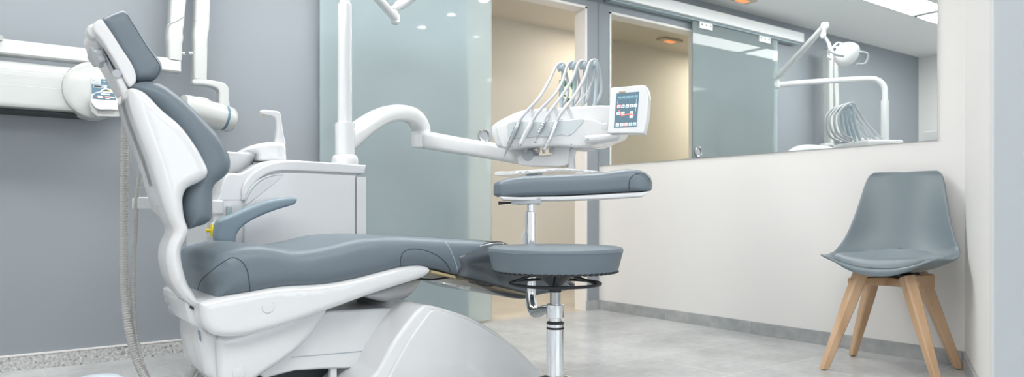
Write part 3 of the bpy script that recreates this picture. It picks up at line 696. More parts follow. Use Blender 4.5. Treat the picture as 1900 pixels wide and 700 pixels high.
bm = B(); q = A0+d2*.12; lathe(bm, [(.006, 0), (.006, .004), (0, .004)], q-Vector((SN, CS, 0))*.024, (-SN, -CS, 0), 14); finish('screw', bm, 'dark', ua)
bm = B(); lathe(bm, [(0, .024), (.02, .022), (.027, .012), (.027, -.012), (.018, -.025), (.015, -.04), (.017, -.06), (.02, -.075), (.012, -.09), (0, -.092)], J2, (-.12, -.1, 1), 28); finish('head_joint', bm, 'white', ol)
hc0 = mir(1570, 100, 2.70)
nk = J2+Vector((.0, 0, -.08))
bm = B(); tube(bm, [nk, mir(1538, 82, 2.80), mir(1541, 93, 2.74), mir(1551, 101, 2.70), mir(1566, 104, 2.66)], [.010, .012, .011, .010, .009], 14); finish('yoke', bm, 'silver_pl', ol)
bm = B(); tube(bm, [mir(1541, 93, 2.78), mir(1556, 80, 2.80), mir(1566, 84, 2.76)], .008, 12); finish('yoke', bm, 'silver_pl', ol)
# oval head: shell bulging towards the mirror, reflector on the patient side
hd = Vector((-.90, .30, -.30)).normalized()
uu = hd.cross(Vector((.53, -.848, 0))).normalized(); vv = Vector((.53, -.848, 0)); vv = (vv-hd*vv.dot(hd)).normalized()
bm = B(); prv = None
for rr, h_ in ((0, -.038), (.35, -.036), (.7, -.026), (.92, -.010), (1.0, .006), (.97, .016), (.90, .012), (.6, -.004), (0, -.014)):
    ring = [bm.verts.new(hc0+hd*h_+(uu*math.cos(2*math.pi*k/40)*.092+vv*math.sin(2*math.pi*k/40)*.082*(1+.12*math.cos(2*math.pi*k/40)))*max(rr, 1e-3)) for k in range(40)]
    if prv:
        for k in range(40): bm.faces.new((prv[k], prv[(k+1) % 40], ring[(k+1) % 40], ring[k]))
    prv = ring
finish('lamp_head', bm, 'white', ol)
for s in (-1, 1):
    bm = B(); tube(bm, [hc0+vv*s*.07+uu*.03+hd*.0, hc0+vv*s*.125+uu*.04+hd*.03, hc0+vv*s*.13+uu*-.02+hd*.05, hc0+vv*s*.09-uu*.05+hd*.02], .008, 12); finish('handle', bm, 'silver_pl', ol)
# ================================================================== instrument console
O = Vector((2.057, 2.522, 0)); U = Vector((.53, -.848, 0)).normalized(); V = Vector((-.848, -.53, 0)).normalized()
def con(px, py, v): return onp(px, py, O+V*v, V)
def uz(lst, v):
    out = []
    for q in lst:
        p = con(q[0], q[1], q[2] if len(q) > 2 else v); out.append(((p-O).dot(U), p.z))
    return out
MC = frame2(O, U, V)     # local x = U, local y = V (towards the camera), local z up
ic = thing('instrument_console', 'white dental instrument console with hose hangers and a tilted touch screen', 'instrument console', (O.x, O.y, .8))
bm = B()
pr = cr(uz([(923, 240), (931, 231), (955, 218), (982, 207.5), (1030, 204.5), (1090, 201), (1130, 199.5), (1150, 203), (1155, 220), (1150, 250), (1128, 262), (1105, 271), (1060, 273), (1000, 274), (950, 276), (934, 275), (927, 262)], 0), 4)
slab(bm, pr, -.15, .075, .013, MC, 5); body = finish('console_body', bm, 'white', ic)
bm = B()
pr = cr(uz([(922.5, 238), (930, 232), (942, 229), (1010, 225), (1083, 221), (1104, 222), (1122, 232), (1131, 246), (1126, 262), (1112, 268), (1101, 272), (1073, 273.5), (1037, 271), (990, 273), (948, 276), (934, 275), (927.5, 260)], .11), 4)
slab(bm, pr, .0, .125, .010, MC, 5); finish('front_cowl', bm, 'white', body)
bm = B()
pr = cr(uz([(942.5, 229), (941.5, 240), (945.5, 255.5), (990, 254.5), (1030, 253), (1044, 250.5), (1050, 252.5), (1060, 250), (1073, 237), (1083, 222), (1060, 223), (1000, 226)], .126), 4)
slab(bm, pr, .118, .1285, .002, MC, 2); finish('instrument_rest_panel', bm, 'panelgrey', ic)
# bottom details
for px, py in ((934, 273.5), (951, 272.5), (1060, 268.5)):
    bm = B(); q = con(px, py, .125); lathe(bm, [(.004, 0), (.004, .003), (0, .003)], q, V, 12); finish('screw', bm, 'hanger', body)
for px in (976, 999, 1022):
    bm = B(); q = con(px, 272, .06); lathe(bm, [(.0045, .006), (.0045, -.008), (.0075, -.009), (.0075, -.026), (.005, -.028), (0, -.028)], q, (0, 0, 1), 16); finish('connector', bm, 'silver_pl', body)
bm = B(); q = con(1085, 272, .02); lathe(bm, [(.033, .01), (.033, -.008), (.036, -.009), (.036, -.016), (.028, -.020), (0, -.020)], q, (0, 0, 1), 32); finish('bearing_cap', bm, 'white_b', body)
# grip handle
bm = B(); a, b = con(1086, 259.5, .150), con(1149, 254, .150)
sweep(bm, [a, a+(b-a)*.03, a+(b-a)*.98, b], [(.012, .012), (.017, .017), (.0165, .0165), (.012, .012)], 20); gh = finish('grip_handle', bm, 'white', ic)
bm = B(); q = con(1090.5, 259, .167); lathe(bm, [(.006, -.002), (.006, .002), (0, .003)], q, V, 14); finish('screw', bm, 'hanger', gh)
# support beneath: block, joint, gooseneck to the tray
bm = B(); pr = cr(uz([(968, 288), (985, 289), (1015, 289.5), (1029, 287), (1029, 268), (1072, 268), (1064, 275), (1060, 288), (1059, 304), (1050, 310), (1010, 310), (975, 308), (966, 303)], 0), 3)
slab(bm, pr, -.04, .04, .008, MC, 4); sb2 = finish('console_bracket', bm, 'white', ic)
bm = B(); pr = cr(uz([(1057, 318), (1056, 290), (1059, 279), (1066, 272), (1073, 270), (1072, 275), (1067, 282), (1065, 292), (1065, 318)], .02), 3); slab(bm, pr, .0, .03, .004, MC, 3); finish('tray_post', bm, 'white', sb2)
bm = B(); q = con(985, 289, .0); lathe(bm, [(0, .045), (.026, .043), (.028, .035), (.028, -.035), (.026, -.04), (0, -.042)], q, V, 28); finish('pivot', bm, 'silver_pl', sb2)
# tray, flat and thin
bm = B()
tr_ = cr(uz([(919, 326), (919.5, 321), (930, 318.5), (945, 318.5), (980, 315.5), (1038, 312.5), (1060, 313.5), (1085, 316), (1111, 318.5), (1108, 321), (1075, 319.5), (1040, 318), (1000, 321), (960, 324.5), (935, 326)], .16), 3)
slab(bm, tr_, -.06, .17, .003, MC, 3); tr = finish('instrument_tray', bm, 'white', ic)
bm = B(); q1, q2 = uz([(978, 323), (1000, 326.5)], .1); box(bm, (q1[0], .05, q2[1]), (q2[0], .12, q1[1]), MC, .002); finish('tray_clip', bm, 'hanger', tr)
# screen: an upright panel, tilted back, on its own axes
sA = at(1134, 163, 2.93); sD = at(1127, 247, 2.90); sBp = at(1197, 158, 2.85)
sx_ = (sBp-sA).normalized(); sz_ = (sA-sD); sz_ = (sz_-sx_*sz_.dot(sx_)).normalized(); sy_ = sz_.cross(sx_).normalized()
Sm = Matrix.Identity(4)
for i in range(3): Sm[i][0] = sx_[i]; Sm[i][1] = sy_[i]; Sm[i][2] = sz_[i]; Sm[i][3] = sA[i]
def scr(px, py, off=0):
    r = ray(px); dv_ = Vector((r.x, r.y, -(py-CY)/F)); n = sy_; d = (sA+n*off-Vector((0, 0, H))).dot(n)/dv_.dot(n)
    p = Vector((0, 0, H))+dv_*d-sA; return (p.dot(sx_), p.dot(sz_))
bm = B(); pr = cr([scr(*q) for q in ((1134, 163), (1135, 162.5), (1165, 160), (1196, 158), (1198, 159.5), (1201.5, 171), (1202.5, 189), (1201, 210), (1198, 229), (1194, 245), (1192, 247.5), (1190, 247.5), (1160, 247), (1128, 247), (1127, 246), (1129, 222), (1131, 195))], 3)
side = 1 if sy_.dot(V) < 0 else -1   # +1: +sy points away from the viewer
slab(bm, pr, 0 if side > 0 else -.032, .032 if side > 0 else 0, .004, Sm, 4); sp_ = finish('display_housing', bm, 'white', ic)
def splane(name, pts, t0, t1, m, parent):
    a, b = (-t1, -t0) if side > 0 else (t0, t1)
    bm = B(); slab(bm, [scr(*q) for q in pts], a, b, .0001, Sm, 1); return finish(name, bm, m, parent)
splane('display', [(1144.3, 173.5), (1186.2, 170.3), (1181, 235.6), (1139, 237.5)], .0, .001, 'screen', sp_)
def uvs(s, t):  # fraction across / down the display -> photo pixels
    a = (1144.3+(1186.2-1144.3)*s, 173.5+(170.3-173.5)*s); b = (1139+(1181-1139)*s, 237.5+(235.6-237.5)*s)
    return (a[0]+(b[0]-a[0])*t, a[1]+(b[1]-a[1])*t)
def cell(bm, s0, t0, s1, t1, z0=.001, z1=.0014):
    a, b = (-z1, -z0) if side > 0 else (z0, z1)
    slab(bm, [scr(*uvs(*q)) for q in ((s0, t0), (s1, t0), (s1, t1), (s0, t1))], a, b, .00005, Sm, 1)
bmd = B()
rows = [(.10, [0.08, .26, .45, .63, .81]), (.345, [.08, .26, .45, .63, .81]), (.545, [.08, .28]), (.545, [.66]), (.655, [.66]), (.875, [.08, .27, .46, .65, .83])]
for ri, (t, cols) in enumerate(rows):
    bmi = B(); bmg = B()
    for ci, s in enumerate(cols):
        cell(bmi if ri else bmd, s, t, s+.145, t+.085)
        if ri == 0: cell(bmg, s+.02, t+.055, s+.125, t+.085, .0014, .0017)
        elif (ri+ci) % 2: cell(bmg, s+.03, t+.045, s+.115, t+.065, .0014, .0017)
        else: cell(bmg, s+.055, t+.02, s+.085, t+.07, .0014, .0017); cell(bmg, s+.03, t+.05, s+.11, t+.06, .0014, .0017)
    if ri: finish('icon_row', bmi, 'icon', sp_)
    if ri != 4: finish('icon_glyphs', bmg, 'screen', sp_)
finish('icon_row', bmd, 'icon_d', sp_)
for q in ((.08, .20, .095, .30), (.90, .20, .91, .56)):
    bmi = B(); cell(bmi, *q); finish('level_bar', bmi, 'icon', sp_)
# red reclining chair outline on the display and one framed icon
bm = B()
def line(bm, p, q, wd=.022):
    a, b = (-.0021, -.0017) if side > 0 else (.0017, .0021)
    d = Vector((q[0]-p[0], (q[1]-p[1])*1.5)); d.normalize(); n = (-d.y*wd, d.x*wd/1.5)
    slab(bm, [scr(*uvs(*w_)) for w_ in ((p[0]+n[0], p[1]+n[1]), (q[0]+n[0], q[1]+n[1]), (q[0]-n[0], q[1]-n[1]), (p[0]-n[0], p[1]-n[1]))], a, b, .00005, Sm, 1)
line(bm, (.17, .49), (.30, .66)); line(bm, (.30, .66), (.66, .625)); line(bm, (.66, .625), (.86, .665)); finish('chair_outline', bm, 'red', sp_)
for s, t in ((.46, .875), (.08, .345)):
    bm = B()
    line(bm, (s, t), (s+.145, t), .008); line(bm, (s, t+.085), (s+.145, t+.085), .008); line(bm, (s, t), (s, t+.085), .008); line(bm, (s+.145, t), (s+.145, t+.085), .008); finish('icon_frame', bm, 'red', sp_)
bm = B(); a, b = (-.003, 0) if side > 0 else (0, .003)
slab(bm, [scr(*q) for q in ((1148, 171.5), (1150, 170), (1161, 169), (1161, 172))], a, b, .0008, Sm, 2); finish('sensor', bm, 'tan', sp_)
bm = B(); q0, q1 = con(1120, 246, .02), con(1150, 230, -.02); sweep(bm, [q0, q1], .02, 16); finish('display_neck', bm, 'white_b', ic)
bm = B(); q = con(1124, 237, .10); lathe(bm, [(.018, -.01), (.018, .02), (.012, .026), (0, .026)], q, V, 24); finish('display_pivot', bm, 'white_b', ic)
# hose hangers and handpieces with their hoses
HG = [((1041, 125), (1043.5, 160), (1041.5, 202)), ((1062, 122), (1066, 160), (1061, 200)), ((1081, 121), (1085, 160), (1081.5, 199)), ((1102, 119), (1106.5, 160), (1103, 198))]
HPc = [
 dict(body=[(962, 228), (957, 240), (945, 268), (940, 279), (935.5, 291)], r=[.0085, .0105, .0100, .0050, .0012], m='steel', hose=[(961.5, 229), (967, 219), (978, 206), (1000, 181.5), (1019, 150), (1034, 121), (1042.5, 117)],
      lab='slim steel syringe handpiece, leftmost in the rest, hose draped over its hanger', nose=0),
 dict(body=[(987, 226), (981, 238), (968, 262), (965, 268), (963, 273)], r=[.0085, .0105, .0085, .0062, .0030], m='white_b', hose=[(987, 227), (993, 216), (1005, 201), (1028, 177), (1043.5, 150), (1056, 117), (1064, 115.5)],
      lab='white scaler handpiece with grey tip, second from the left in the rest', nose=1),
 dict(body=[(1009.7, 226), (1005, 236), (1000, 246), (998, 251), (995, 259)], r=[.0075, .0090, .0085, .0055, .0016], m='steel', hose=[(1009, 227), (1012, 219), (1022, 205), (1041, 180), (1062, 146), (1075, 115), (1083, 113.5)],
      lab='short ribbed steel motor handpiece, third from the left in the rest', nose=2),
 dict(body=[(1032.5, 226), (1027, 240), (1018, 262), (1012, 273), (1008.5, 279)], r=[.0080, .0095, .0100, .0060, .0040], m='chrome', hose=[(1032, 227), (1037, 217), (1046, 204), (1064, 180), (1084, 146), (1096, 114), (1105, 112)],
      lab='polished steel turbine handpiece, rightmost in the rest', nose=3)]
for i, (hpd, hgp) in enumerate(zip(HPc, HG)):
    # hanger: head and curved stem rooted in the console
    bm = B(); pts = [con(hgp[2][0], hgp[2][1]+14, -.12), con(*hgp[2], -.13), con(*hgp[1], -.16), con(hgp[0][0]+4, hgp[0][1]+9, -.17), con(hgp[0][0]+1, hgp[0][1], -.17)]
    tube(bm, pts, [(.008, .010), (.008, .010), (.009, .011), (.009, .011), (.008, .009)], 12, 5); hs = finish('hose_hanger', bm, 'hanger', ic)
    q = con(hgp[0][0], hgp[0][1]+1, -.165)
    bm = B(); lathe(bm, [(0, -.014), (.016, -.013), (.018, -.009), (.014, 0), (.018, .009), (.016, .013), (0, .014)], q, U, 24); finish('roller', bm, 'hanger', hs)
    # handpiece
    b0 = con(hpd['body'][0][0], hpd['body'][0][1], .135)
    t = thing('dental_handpiece', hpd['lab'], 'dental handpiece', b0, 'handpieces on the instrument console')
    bp = [con(a, b, .138+.004*j) for j, (a, b) in enumerate(hpd['body'])]
    bm = B(); tube(bm, bp, hpd['r'], 16, 4); finish('handle', bm, hpd['m'], t)
    if hpd['nose'] == 0:
        bm = B(); tube(bm, [bp[-1]-(bp[-2]-bp[-1])*-.2, bp[-1]+(bp[-1]-bp[-2])*1.0], .0012, 8); finish('tip', bm, 'steel', t)
        bm = B(); sweep(bm, [bp[1]+V*.009+(bp[2]-bp[1])*.05, bp[1]+V*.009+(bp[2]-bp[1])*.55], (.004, .003), 10); finish('button', bm, 'hanger', t)
    if hpd['nose'] == 1:
        bm = B(); tube(bm, [bp[3], bp[3]*.5+bp[4]*.5, bp[4]+(bp[4]-bp[3])*.2], [.0068, .0055, .0035], 14); finish('tip', bm, 'steel', t)
    if hpd['nose'] == 2:
        bm = B()
        for kk in range(5):
            c = bp[0]+(bp[3]-bp[0])*(.15+.16*kk); lathe(bm, [(.0095, -.002), (.0102, 0), (.0095, .002)], c, bp[3]-bp[0], 20)
        finish('grip_ring', bm, 'steel', t)
        bm = B(); tube(bm, [bp[4], bp[4]+(bp[4]-bp[3])*.5], .002, 8); lathe(bm, [(0, -.004), (.005, -.003), (.005, .003), (0, .004)], bp[4]+(bp[4]-bp[3])*.6, V, 12); finish('tip', bm, 'steel', t)
    if hpd['nose'] == 3:
        bm = B(); lathe(bm, [(0, -.012), (.0055, -.011), (.0062, 0), (.0055, .006), (0, .008)], bp[4]+Vector((0, 0, -.002)), (V*.3+Vector((0, 0, 1))), 18); finish('tip', bm, 'steel', t)
    hz = hpd['hose']; vs = [.137, .13, .10, .02, -.08, -.15, -.172]
    fp = [con(a, b, v) for (a, b), v in zip(hz, vs)]
    tp = fp[-1]
    zb_ = 1.13
    off = U*(-.02)
    back = [tp-V*.045+Vector((0, 0, -.018)), tp-V*.088+Vector((0, 0, -.07)), tp-V*.088+Vector((0, 0, -.14)), tp-V*.045+Vector((0, 0, -.20))+off, tp+V*.03+Vector((0, 0, zb_-tp.z))+off*1.5]
    pts = fp+back
    bm = B(); tube(bm, pts, [.0062]+[.0070]*(len(pts)-1), 12, 6); finish('hose', bm, 'hose_l', t)
bm = B(); tube(bm, [con(a_, b_, v_) for a_, b_, v_ in ((1103, 126, -.165), (1101, 142, -.14), (1092, 167, -.10), (1070, 194, -.03), (1052, 212, .02))], .0034, 10); finish('light_cable', bm, 'hose_l', ic)
# ================================================================== X-ray unit on the back wall
xr_ = thing('xray_unit', 'white wall-mounted dental x-ray unit with folded arms, tube head and small control panel', 'x-ray unit', (.3, YW, 1.2))
YB = 3.47
xl = -.75; 
tz = lambda px, py, Y: atY(px, py, Y)
# body: long rounded box
a, b = tz(0, 107, YB), tz(0, 197, YB); xe_ = tz(160, 150, YB).x
ztop = (a.z+tz(150, 124, YB).z)/2; zbot = (b.z+tz(150, 208, YB).z)/2
MX = Matrix(((0, 1, 0, 0), (1, 0, 0, 0), (0, 0, 1, 0), (0, 0, 0, 1)))  # profile in YZ, extruded along X
def yz(bm, prof, x0, x1, r, seg=4): slab(bm, prof, x0, x1, r, MX, seg)
bm = B(); yz(bm, [(YB, zbot+.02), (YB-.002, (ztop+zbot)/2), (YB, ztop-.048), (YB+.010, ztop-.020), (YB+.03, ztop-.004), (YB+.06, ztop), (YW-.003, ztop), (YW-.003, zbot), (YB+.03, zbot), (YB+.008, zbot+.004)], xl, xe_, .004); wb = finish('wall_box', bm, 'cream_w', xr_)
zl = ztop-.055
bm = B(); sweep(bm, [Vector((xl+.02, YB+.0015, zl)), Vector((tz(128, 135, YB).x, YB+.0015, zl-.004))], .0022, 8); sweep(bm, [Vector((xl+.02, YB-.001, zl-.045)), Vector((tz(122, 150, YB).x, YB-.001, zl-.047))], .0012, 8); finish('ridge', bm, 'cream_w', wb)
bm = B(); box(bm, (xl, YB+.05, zbot-.010), (xe_+.02, YW-.002, zbot-.001)); finish('lower_gap', bm, 'dark', wb)
# round end dome
ec = tz(176, 166, YB-.01); 
bm = B(); lathe(bm, [(.118, .10), (.118, .0), (.114, -.012), (.10, -.020), (0, -.026)], (ec.x, YB, (ztop+zbot)/2), (0, 1, 0), 56); dm = finish('end_dome', bm, 'cream_w', xr_)
# control panel
YPn = YB-.028
bm = B()
pr = XZ([(168.5, 144), (205.5, 147.5), (217, 188), (224, 192), (222, 216), (206, 216), (180, 216), (169, 207), (167, 195)], YPn)
slab(bm, pr, YPn, YPn+.05, .004, None, 3); cp = finish('control_panel', bm, 'white_b', xr_)
def flat(pts, t, m, nm, parent, Y=YPn):
    bm = B(); slab(bm, XZ(pts, Y), Y-t, Y-t+.0008, .0001, None, 1); return finish(nm, bm, m, parent)
flat([(169.5, 145), (187, 146.5), (186.5, 157), (169.8, 155.5)], .0009, 'pr_grey', 'print', cp)
flat([(177, 151.5), (184.5, 152), (184.5, 153.6), (177, 153.1)], .0013, 'hanger', 'print', cp); flat([(171.5, 148), (175.5, 148.3), (175.5, 150.5), (171.5, 150.2)], .0013, 'hanger', 'print', cp)
flat([(187.6, 146.5), (204.5, 148), (206, 158.5), (187.2, 157)], .0009, 'pr_blue', 'print', cp)
flat([(191, 150), (196, 150.5), (194.5, 153)], .0013, 'pr_grey', 'print', cp); flat([(199, 153.5), (203, 154), (201, 151)], .0013, 'pr_grey', 'print', cp)
flat([(169.8, 156), (206, 159), (208, 170), (205, 172), (170, 174)], .0009, 'pr_blue', 'print', cp)
flat([(173, 157.5), (189.5, 158.8), (189.5, 163.8), (173, 162.3)], .0016, 'pr_grey', 'display_frame', cp); flat([(174.3, 158.6), (188.3, 159.8), (188.3, 162.7), (174.3, 161.4)], .0022, 'dark', 'display', cp)
flat([(190.5, 158.3), (198.5, 159), (198, 163.8), (190.5, 163.6)], .0016, 'pr_white', 'buttons', cp)
for q in ((192.5, 160.3), (192.5, 162.3)): flat([(q[0]-1, q[1]-.6), (q[0]+1, q[1]-.6), (q[0]+1, q[1]+.6), (q[0]-1, q[1]+.6)], .0022, 'dark', 'button_mark', cp)
# lifted handset in front, with its own tilted printed face
YH = YPn-.05
bm = B()
pr = cr(XZ([(168, 187), (171, 178), (177, 171.5), (186, 170), (213, 172), (218, 186), (223, 190), (222, 204), (206, 203.5), (180, 202.5), (172, 194)], YH), 3)
slab(bm, pr, YH, YH+.05, .003, None, 4); hs_ = finish('handset_cradle', bm, 'white_b', xr_)
flat([(171, 183), (173, 177), (178, 172.5), (186, 171.3), (211, 173.3), (216, 185.8), (190, 184.8)], .0009, 'pr_blue', 'print', hs_, YH)
flat([(186.5, 173), (204, 174.5), (204.5, 177), (187.5, 175.6)], .0016, 'pr_white', 'print', hs_, YH)
flat([(180.5, 177.8), (190, 178.3), (190.5, 182.6), (182, 182.3)], .0016, 'pr_white', 'print', hs_, YH); flat([(194, 178.5), (204, 179), (214, 181.6), (213, 182.6), (200, 181)], .0016, 'pr_white', 'print', hs_, YH)
flat([(195, 182), (203, 182.5), (204, 184.2), (196, 183.8)], .0016, 'pr_white', 'print', hs_, YH)
flat([(175.5, 180.3), (182, 180), (182, 181), (175.5, 181.2)], .0022, 'pr_red', 'print', hs_, YH); flat([(189.5, 181), (198, 180.2), (206, 178.7), (206, 180), (198, 181.5), (190, 182)], .0022, 'pr_red', 'print', hs_, YH)
bm = B(); tube(bm, [tz(a_, b_, YPn-.006) for a_, b_ in ((185, 172), (190, 167), (197, 165), (204, 167), (208, 171))], .0028, 8); finish('handset_bow', bm, 'pr_white', cp)
bm = B(); tube(bm, [tz(a_, b_, YPn-.009) for a_, b_ in ((187, 173), (192, 168.3), (197, 167))], .0022, 8); finish('handset_bow', bm, 'pr_blue', cp)
bm = B(); tube(bm, [tz(a_, b_, YPn-.009) for a_, b_ in ((199, 166.8), (203, 168), (207, 171))], .0022, 8); finish('handset_bow', bm, 'pr_orange', cp)
# ledge below the handset (bevelled lower face)
bm = B(); slab(bm, XZ([(168, 187), (172, 194), (180, 202), (222, 203), (221, 217), (180, 216), (170, 207), (167, 197)], YH+.012), YH+.012, YH+.05, .003, None, 3); finish('cradle_lip', bm, 'cream_w', cp)
# extension arm
YE = 3.53
za1, za2 = tz(335, 112, YE).z, tz(335, 137, YE).z
bm = B(); yz(bm, [(YE-.036, za2+.006), (YE-.034, za1-.010), (YE-.026, za1), (YE+.03, za1), (YE+.035, za1-.01), (YE+.035, za2+.006), (YE+.03, za2), (YE-.03, za2)], xl, tz(336, 120, YE-.03).x, .004); finish('extension_arm', bm, 'cream_w', xr_)
bm = B(); c0 = tz(8, 84, YE); lathe(bm, [(.10, 0), (.10, .02), (.07, .034), (0, .04)], (c0.x-.10, YE, za1-.01), (0, 0, 1), 40); finish('arm_hub', bm, 'cream_w', xr_)
# folded scissor arms
def post(cx0, cx1, rows_, Y, nm):
    """rows_: (left px, right px, py) -> stacked rounded box sections"""
    bm = B(); pts = []; rr = []
    for l, r_, py in rows_:
        p, q = tz(l, py, Y), tz(r_, py, Y); pts.append(Vector(((p.x+q.x)/2, Y, p.z))); rr.append(((q.x-p.x)/2, .038))
    sweep(bm, pts, rr, 24, up=(0, 1, 0), ex=6)
    return finish(nm, bm, 'cream_w', xr_)
post(0, 0, [(309.5, 335, 112), (309.5, 336, 104), (309, 336, 80), (308, 337.5, 74), (308, 338.5, 68), (308.5, 337, 60), (309.5, 338, 49), (312, 339.5, 46), (313, 341, 20), (315, 344, -10), (318, 349, -80), (324, 353, -170)], YE, 'scissor_arm')
p2 = post(0, 0, [(356.5, 381.5, 148), (356.5, 382, 120), (356.5, 382.5, 80), (356, 383, 70), (356.5, 384.5, 58), (357.5, 386, 50), (358.5, 386.5, 40), (359.5, 387.5, 0), (360.5, 389, -80), (361, 389, -170)], YE-.005, 'scissor_arm')
bm = B(); q0, q1 = tz(334, -172, YE), tz(378, -172, YE); sweep(bm, [q0-Vector((.03, 0, 0)), q0, q1, q1+Vector((.03, 0, 0))], [(.03, .02), (.034, .036), (.034, .036), (.03, .02)], 20, ex=3); finish('elbow_cap', bm, 'cream_w', xr_)
for px in (338, 355):
    bm = B(); q = tz(px, 99, YE-.01); lathe(bm, [(.0, -.011), (.007, -.010), (.007, .010), (0, .011)], q, (1, 0, 0), 16); finish('lock_knob', bm, 'white_b', xr_)
for ll in ([(311, 46), (320, 42), (330, 38), (340, 31)], [(361, 36), (368, 41), (377, 48), (385, 55)]):
    bm = B(); tube(bm, [tz(a_, b_, YE-.0395) for a_, b_ in ll], .0022, 6); finish('joint_seam', bm, 'silver_pl', xr_)
# yoke and tube head
bm = B()
pr = cr(XZ([(356.5, 148.5), (372, 147.5), (400, 151), (415, 155), (423, 164), (424, 185), (424.5, 200), (408, 200), (405.5, 185), (405, 169), (398, 163), (375, 158), (357, 156.5)], YE-.03), 4)
slab(bm, pr, YE-.045, YE+.015, .007, None, 4); finish('yoke', bm, 'cream_w', xr_)
hx0 = tz(418, 221, YE-.02); ax_ = Vector((-1, -.25, .16)).normalized()
c0 = hx0+Vector((.012, 0, 0))
bm = B(); lathe(bm, [(0, -.028), (.030, -.027), (.052, -.020), (.060, -.008), (.061, .018), (.058, .02), (0, .02)], c0, ax_, 40); finish('end_cap', bm, 'cream_w', xr_)
bm = B(); lathe(bm, [(.0, .018), (.0585, .018), (.0585, .034), (0, .034)], c0, ax_, 40); finish('ring', bm, 'pr_blue', xr_)
bm = B(); lathe(bm, [(0, .033), (.0605, .033), (.062, .04), (.060, .20), (.055, .22), (0, .225)], c0, ax_, 40); th = finish('tube_head', bm, 'cream_w', xr_)
bm = B(); pr = cr(XZ([(345, 185), (350, 180.5), (380, 182), (390, 188), (400, 198), (400, 215), (345, 215)], YE-.05), 3); slab(bm, pr, YE-.07, YE+.0, .008, None, 3); finish('top_housing', bm, 'cream_w', th)
# ================================================================== corrugated suction hoses
def corr(name, label, pts, r):
    P = cr(pts, 10, False); o0 = P[0]
    # resample evenly for the rings
    L = [0]
    for a_, b_ in zip(P[:-1], P[1:]): L.append(L[-1]+(b_-a_).length)
    n = int(L[-1]/.0020); Q = []; j = 0
    for i in range(n+1):
        s = L[-1]*i/n
        while j < len(L)-2 and L[j+1] < s: j += 1
        Q.append(P[j]+(P[j+1]-P[j])*((s-L[j])/max(L[j+1]-L[j], 1e-9)))
    rr = [r*(1.0 if (i//2) % 2 == 0 else .90) for i in range(n+1)]
    bm = B(); sweep(bm, Q, rr, 14); o = finish(name, bm, 'hose', None, 60); tag(o, label, 'suction hose', 'corrugated suction hoses'); return o
YHs = 2.60
corr('suction_hose', 'thicker grey corrugated suction hose, the left one hanging from behind the backrest', [atY(a_, b_, y_) for a_, b_, y_ in ((234, 195, 2.58), (232, 240, YHs), (231, 320, YHs), (230, 420, YHs), (229.5, 500, YHs), (232, 560, YHs), (240, 620, YHs-.02), (254, 670, 2.56), (272, 706, 2.52), (300, 735, 2.45), (330, 728, 2.38), (350, 700, 2.33), (366, 675, 2.29), (380, 655, 2.26))], .0125)
corr('suction_hose', 'thinner grey corrugated suction hose, the right one just behind the backrest', [atY(a_, b_, y_) for a_, b_, y_ in ((262, 290, 2.62), (259, 330, 2.63), (254, 370, 2.63), (249, 450, 2.63), (246.5, 540, 2.62), (251, 620, 2.60), (263, 675, 2.56), (277, 706, 2.53), (305, 730, 2.47), (345, 732, 2.40), (366, 706, 2.34), (379, 682, 2.31), (390, 665, 2.29))], .0085)
# ================================================================== stool with swivelling arm support
sc_ = Vector((1.398, 1.703, 0)); dst = sc_.dot(Vector((SN, CS, 0)))
def zs(py): return H-(py-CY)/F*dst
st = thing('operator_stool', 'round blue-grey saddle stool on a chrome column with a curved padded arm support', 'stool', sc_)
bm = B()
lathe(bm, [(0, zs(505)), (.14, zs(504)), (.184, zs(502)), (.189, zs(499)), (.203, zs(466)), (.2035, zs(463)), (.201, zs(459.5)), (.190, zs(457.5)), (.12, zs(456)), (0, zs(455.5))], sc_, (0, 0, 1), 72); sst = finish('seat', bm, 'leather', st, 40)
bm = B(); lathe(bm, [(.2036, zs(465.0)-.0008), (.2046, zs(465.0)), (.2036, zs(465.0)+.0008)], sc_, (0, 0, 1), 72); finish('seam', bm, 'leather', sst)
bm = B()
for k in range(60):
    a_ = 2*math.pi*k/60; bmesh.ops.create_uvsphere(bm, u_segments=8, v_segments=5, radius=.009, matrix=Matrix.Translation(sc_+Vector((.182*math.cos(a_), .182*math.sin(a_), zs(502.5)))) @ Matrix.Diagonal((1, 1, .45, 1)))
finish('gathered_hem', bm, 'black', sst)
bm = B(); lathe(bm, [(0, zs(504)), (.062, zs(505)), (.054, zs(512)), (.030, zs(525)), (.0185, zs(531)), (.0185, zs(542)), (0, zs(542))], sc_, (0, 0, 1), 36); hubb = finish('seat_hub', bm, 'black', st)
bm = B()
for k in range(64):
    pass
ringp = [sc_+Vector((.136*math.cos(2*math.pi*k/64), .136*math.sin(2*math.pi*k/64), zs(526))) for k in range(64)]
rv = []
for k in range(64):
    d_ = Vector((math.cos(2*math.pi*k/64), math.sin(2*math.pi*k/64), 0)); rv.append([bm.verts.new(ringp[k]+d_*math.cos(a_)*.0048+Vector((0, 0, math.sin(a_)*.0048))) for a_ in [2*math.pi*j/10 for j in range(10)]])
for k in range(64):
    for j in range(10): bm.faces.new((rv[k][j], rv[(k+1) % 64][j], rv[(k+1) % 64][(j+1) % 10], rv[k][(j+1) % 10]))
lr = finish('lever_ring', bm, 'black', st)
for a_ in (.25, 2.1, 4.0, 5.2):
    d_ = Vector((math.cos(a_), math.sin(a_), 0)); bm = B(); tube(bm, [sc_+d_*.045+Vector((0, 0, zs(511))), sc_+d_*.09+Vector((0, 0, zs(516))), sc_+d_*.136+Vector((0, 0, zs(526)))], .0038, 8); finish('spoke', bm, 'black', lr)
bm = B(); lathe(bm, [(0, zs(541)), (.0160, zs(541)), (.0160, zs(602)), (0, zs(602))], sc_, (0, 0, 1), 32); finish('gas_lift_rod', bm, 'steel', st)
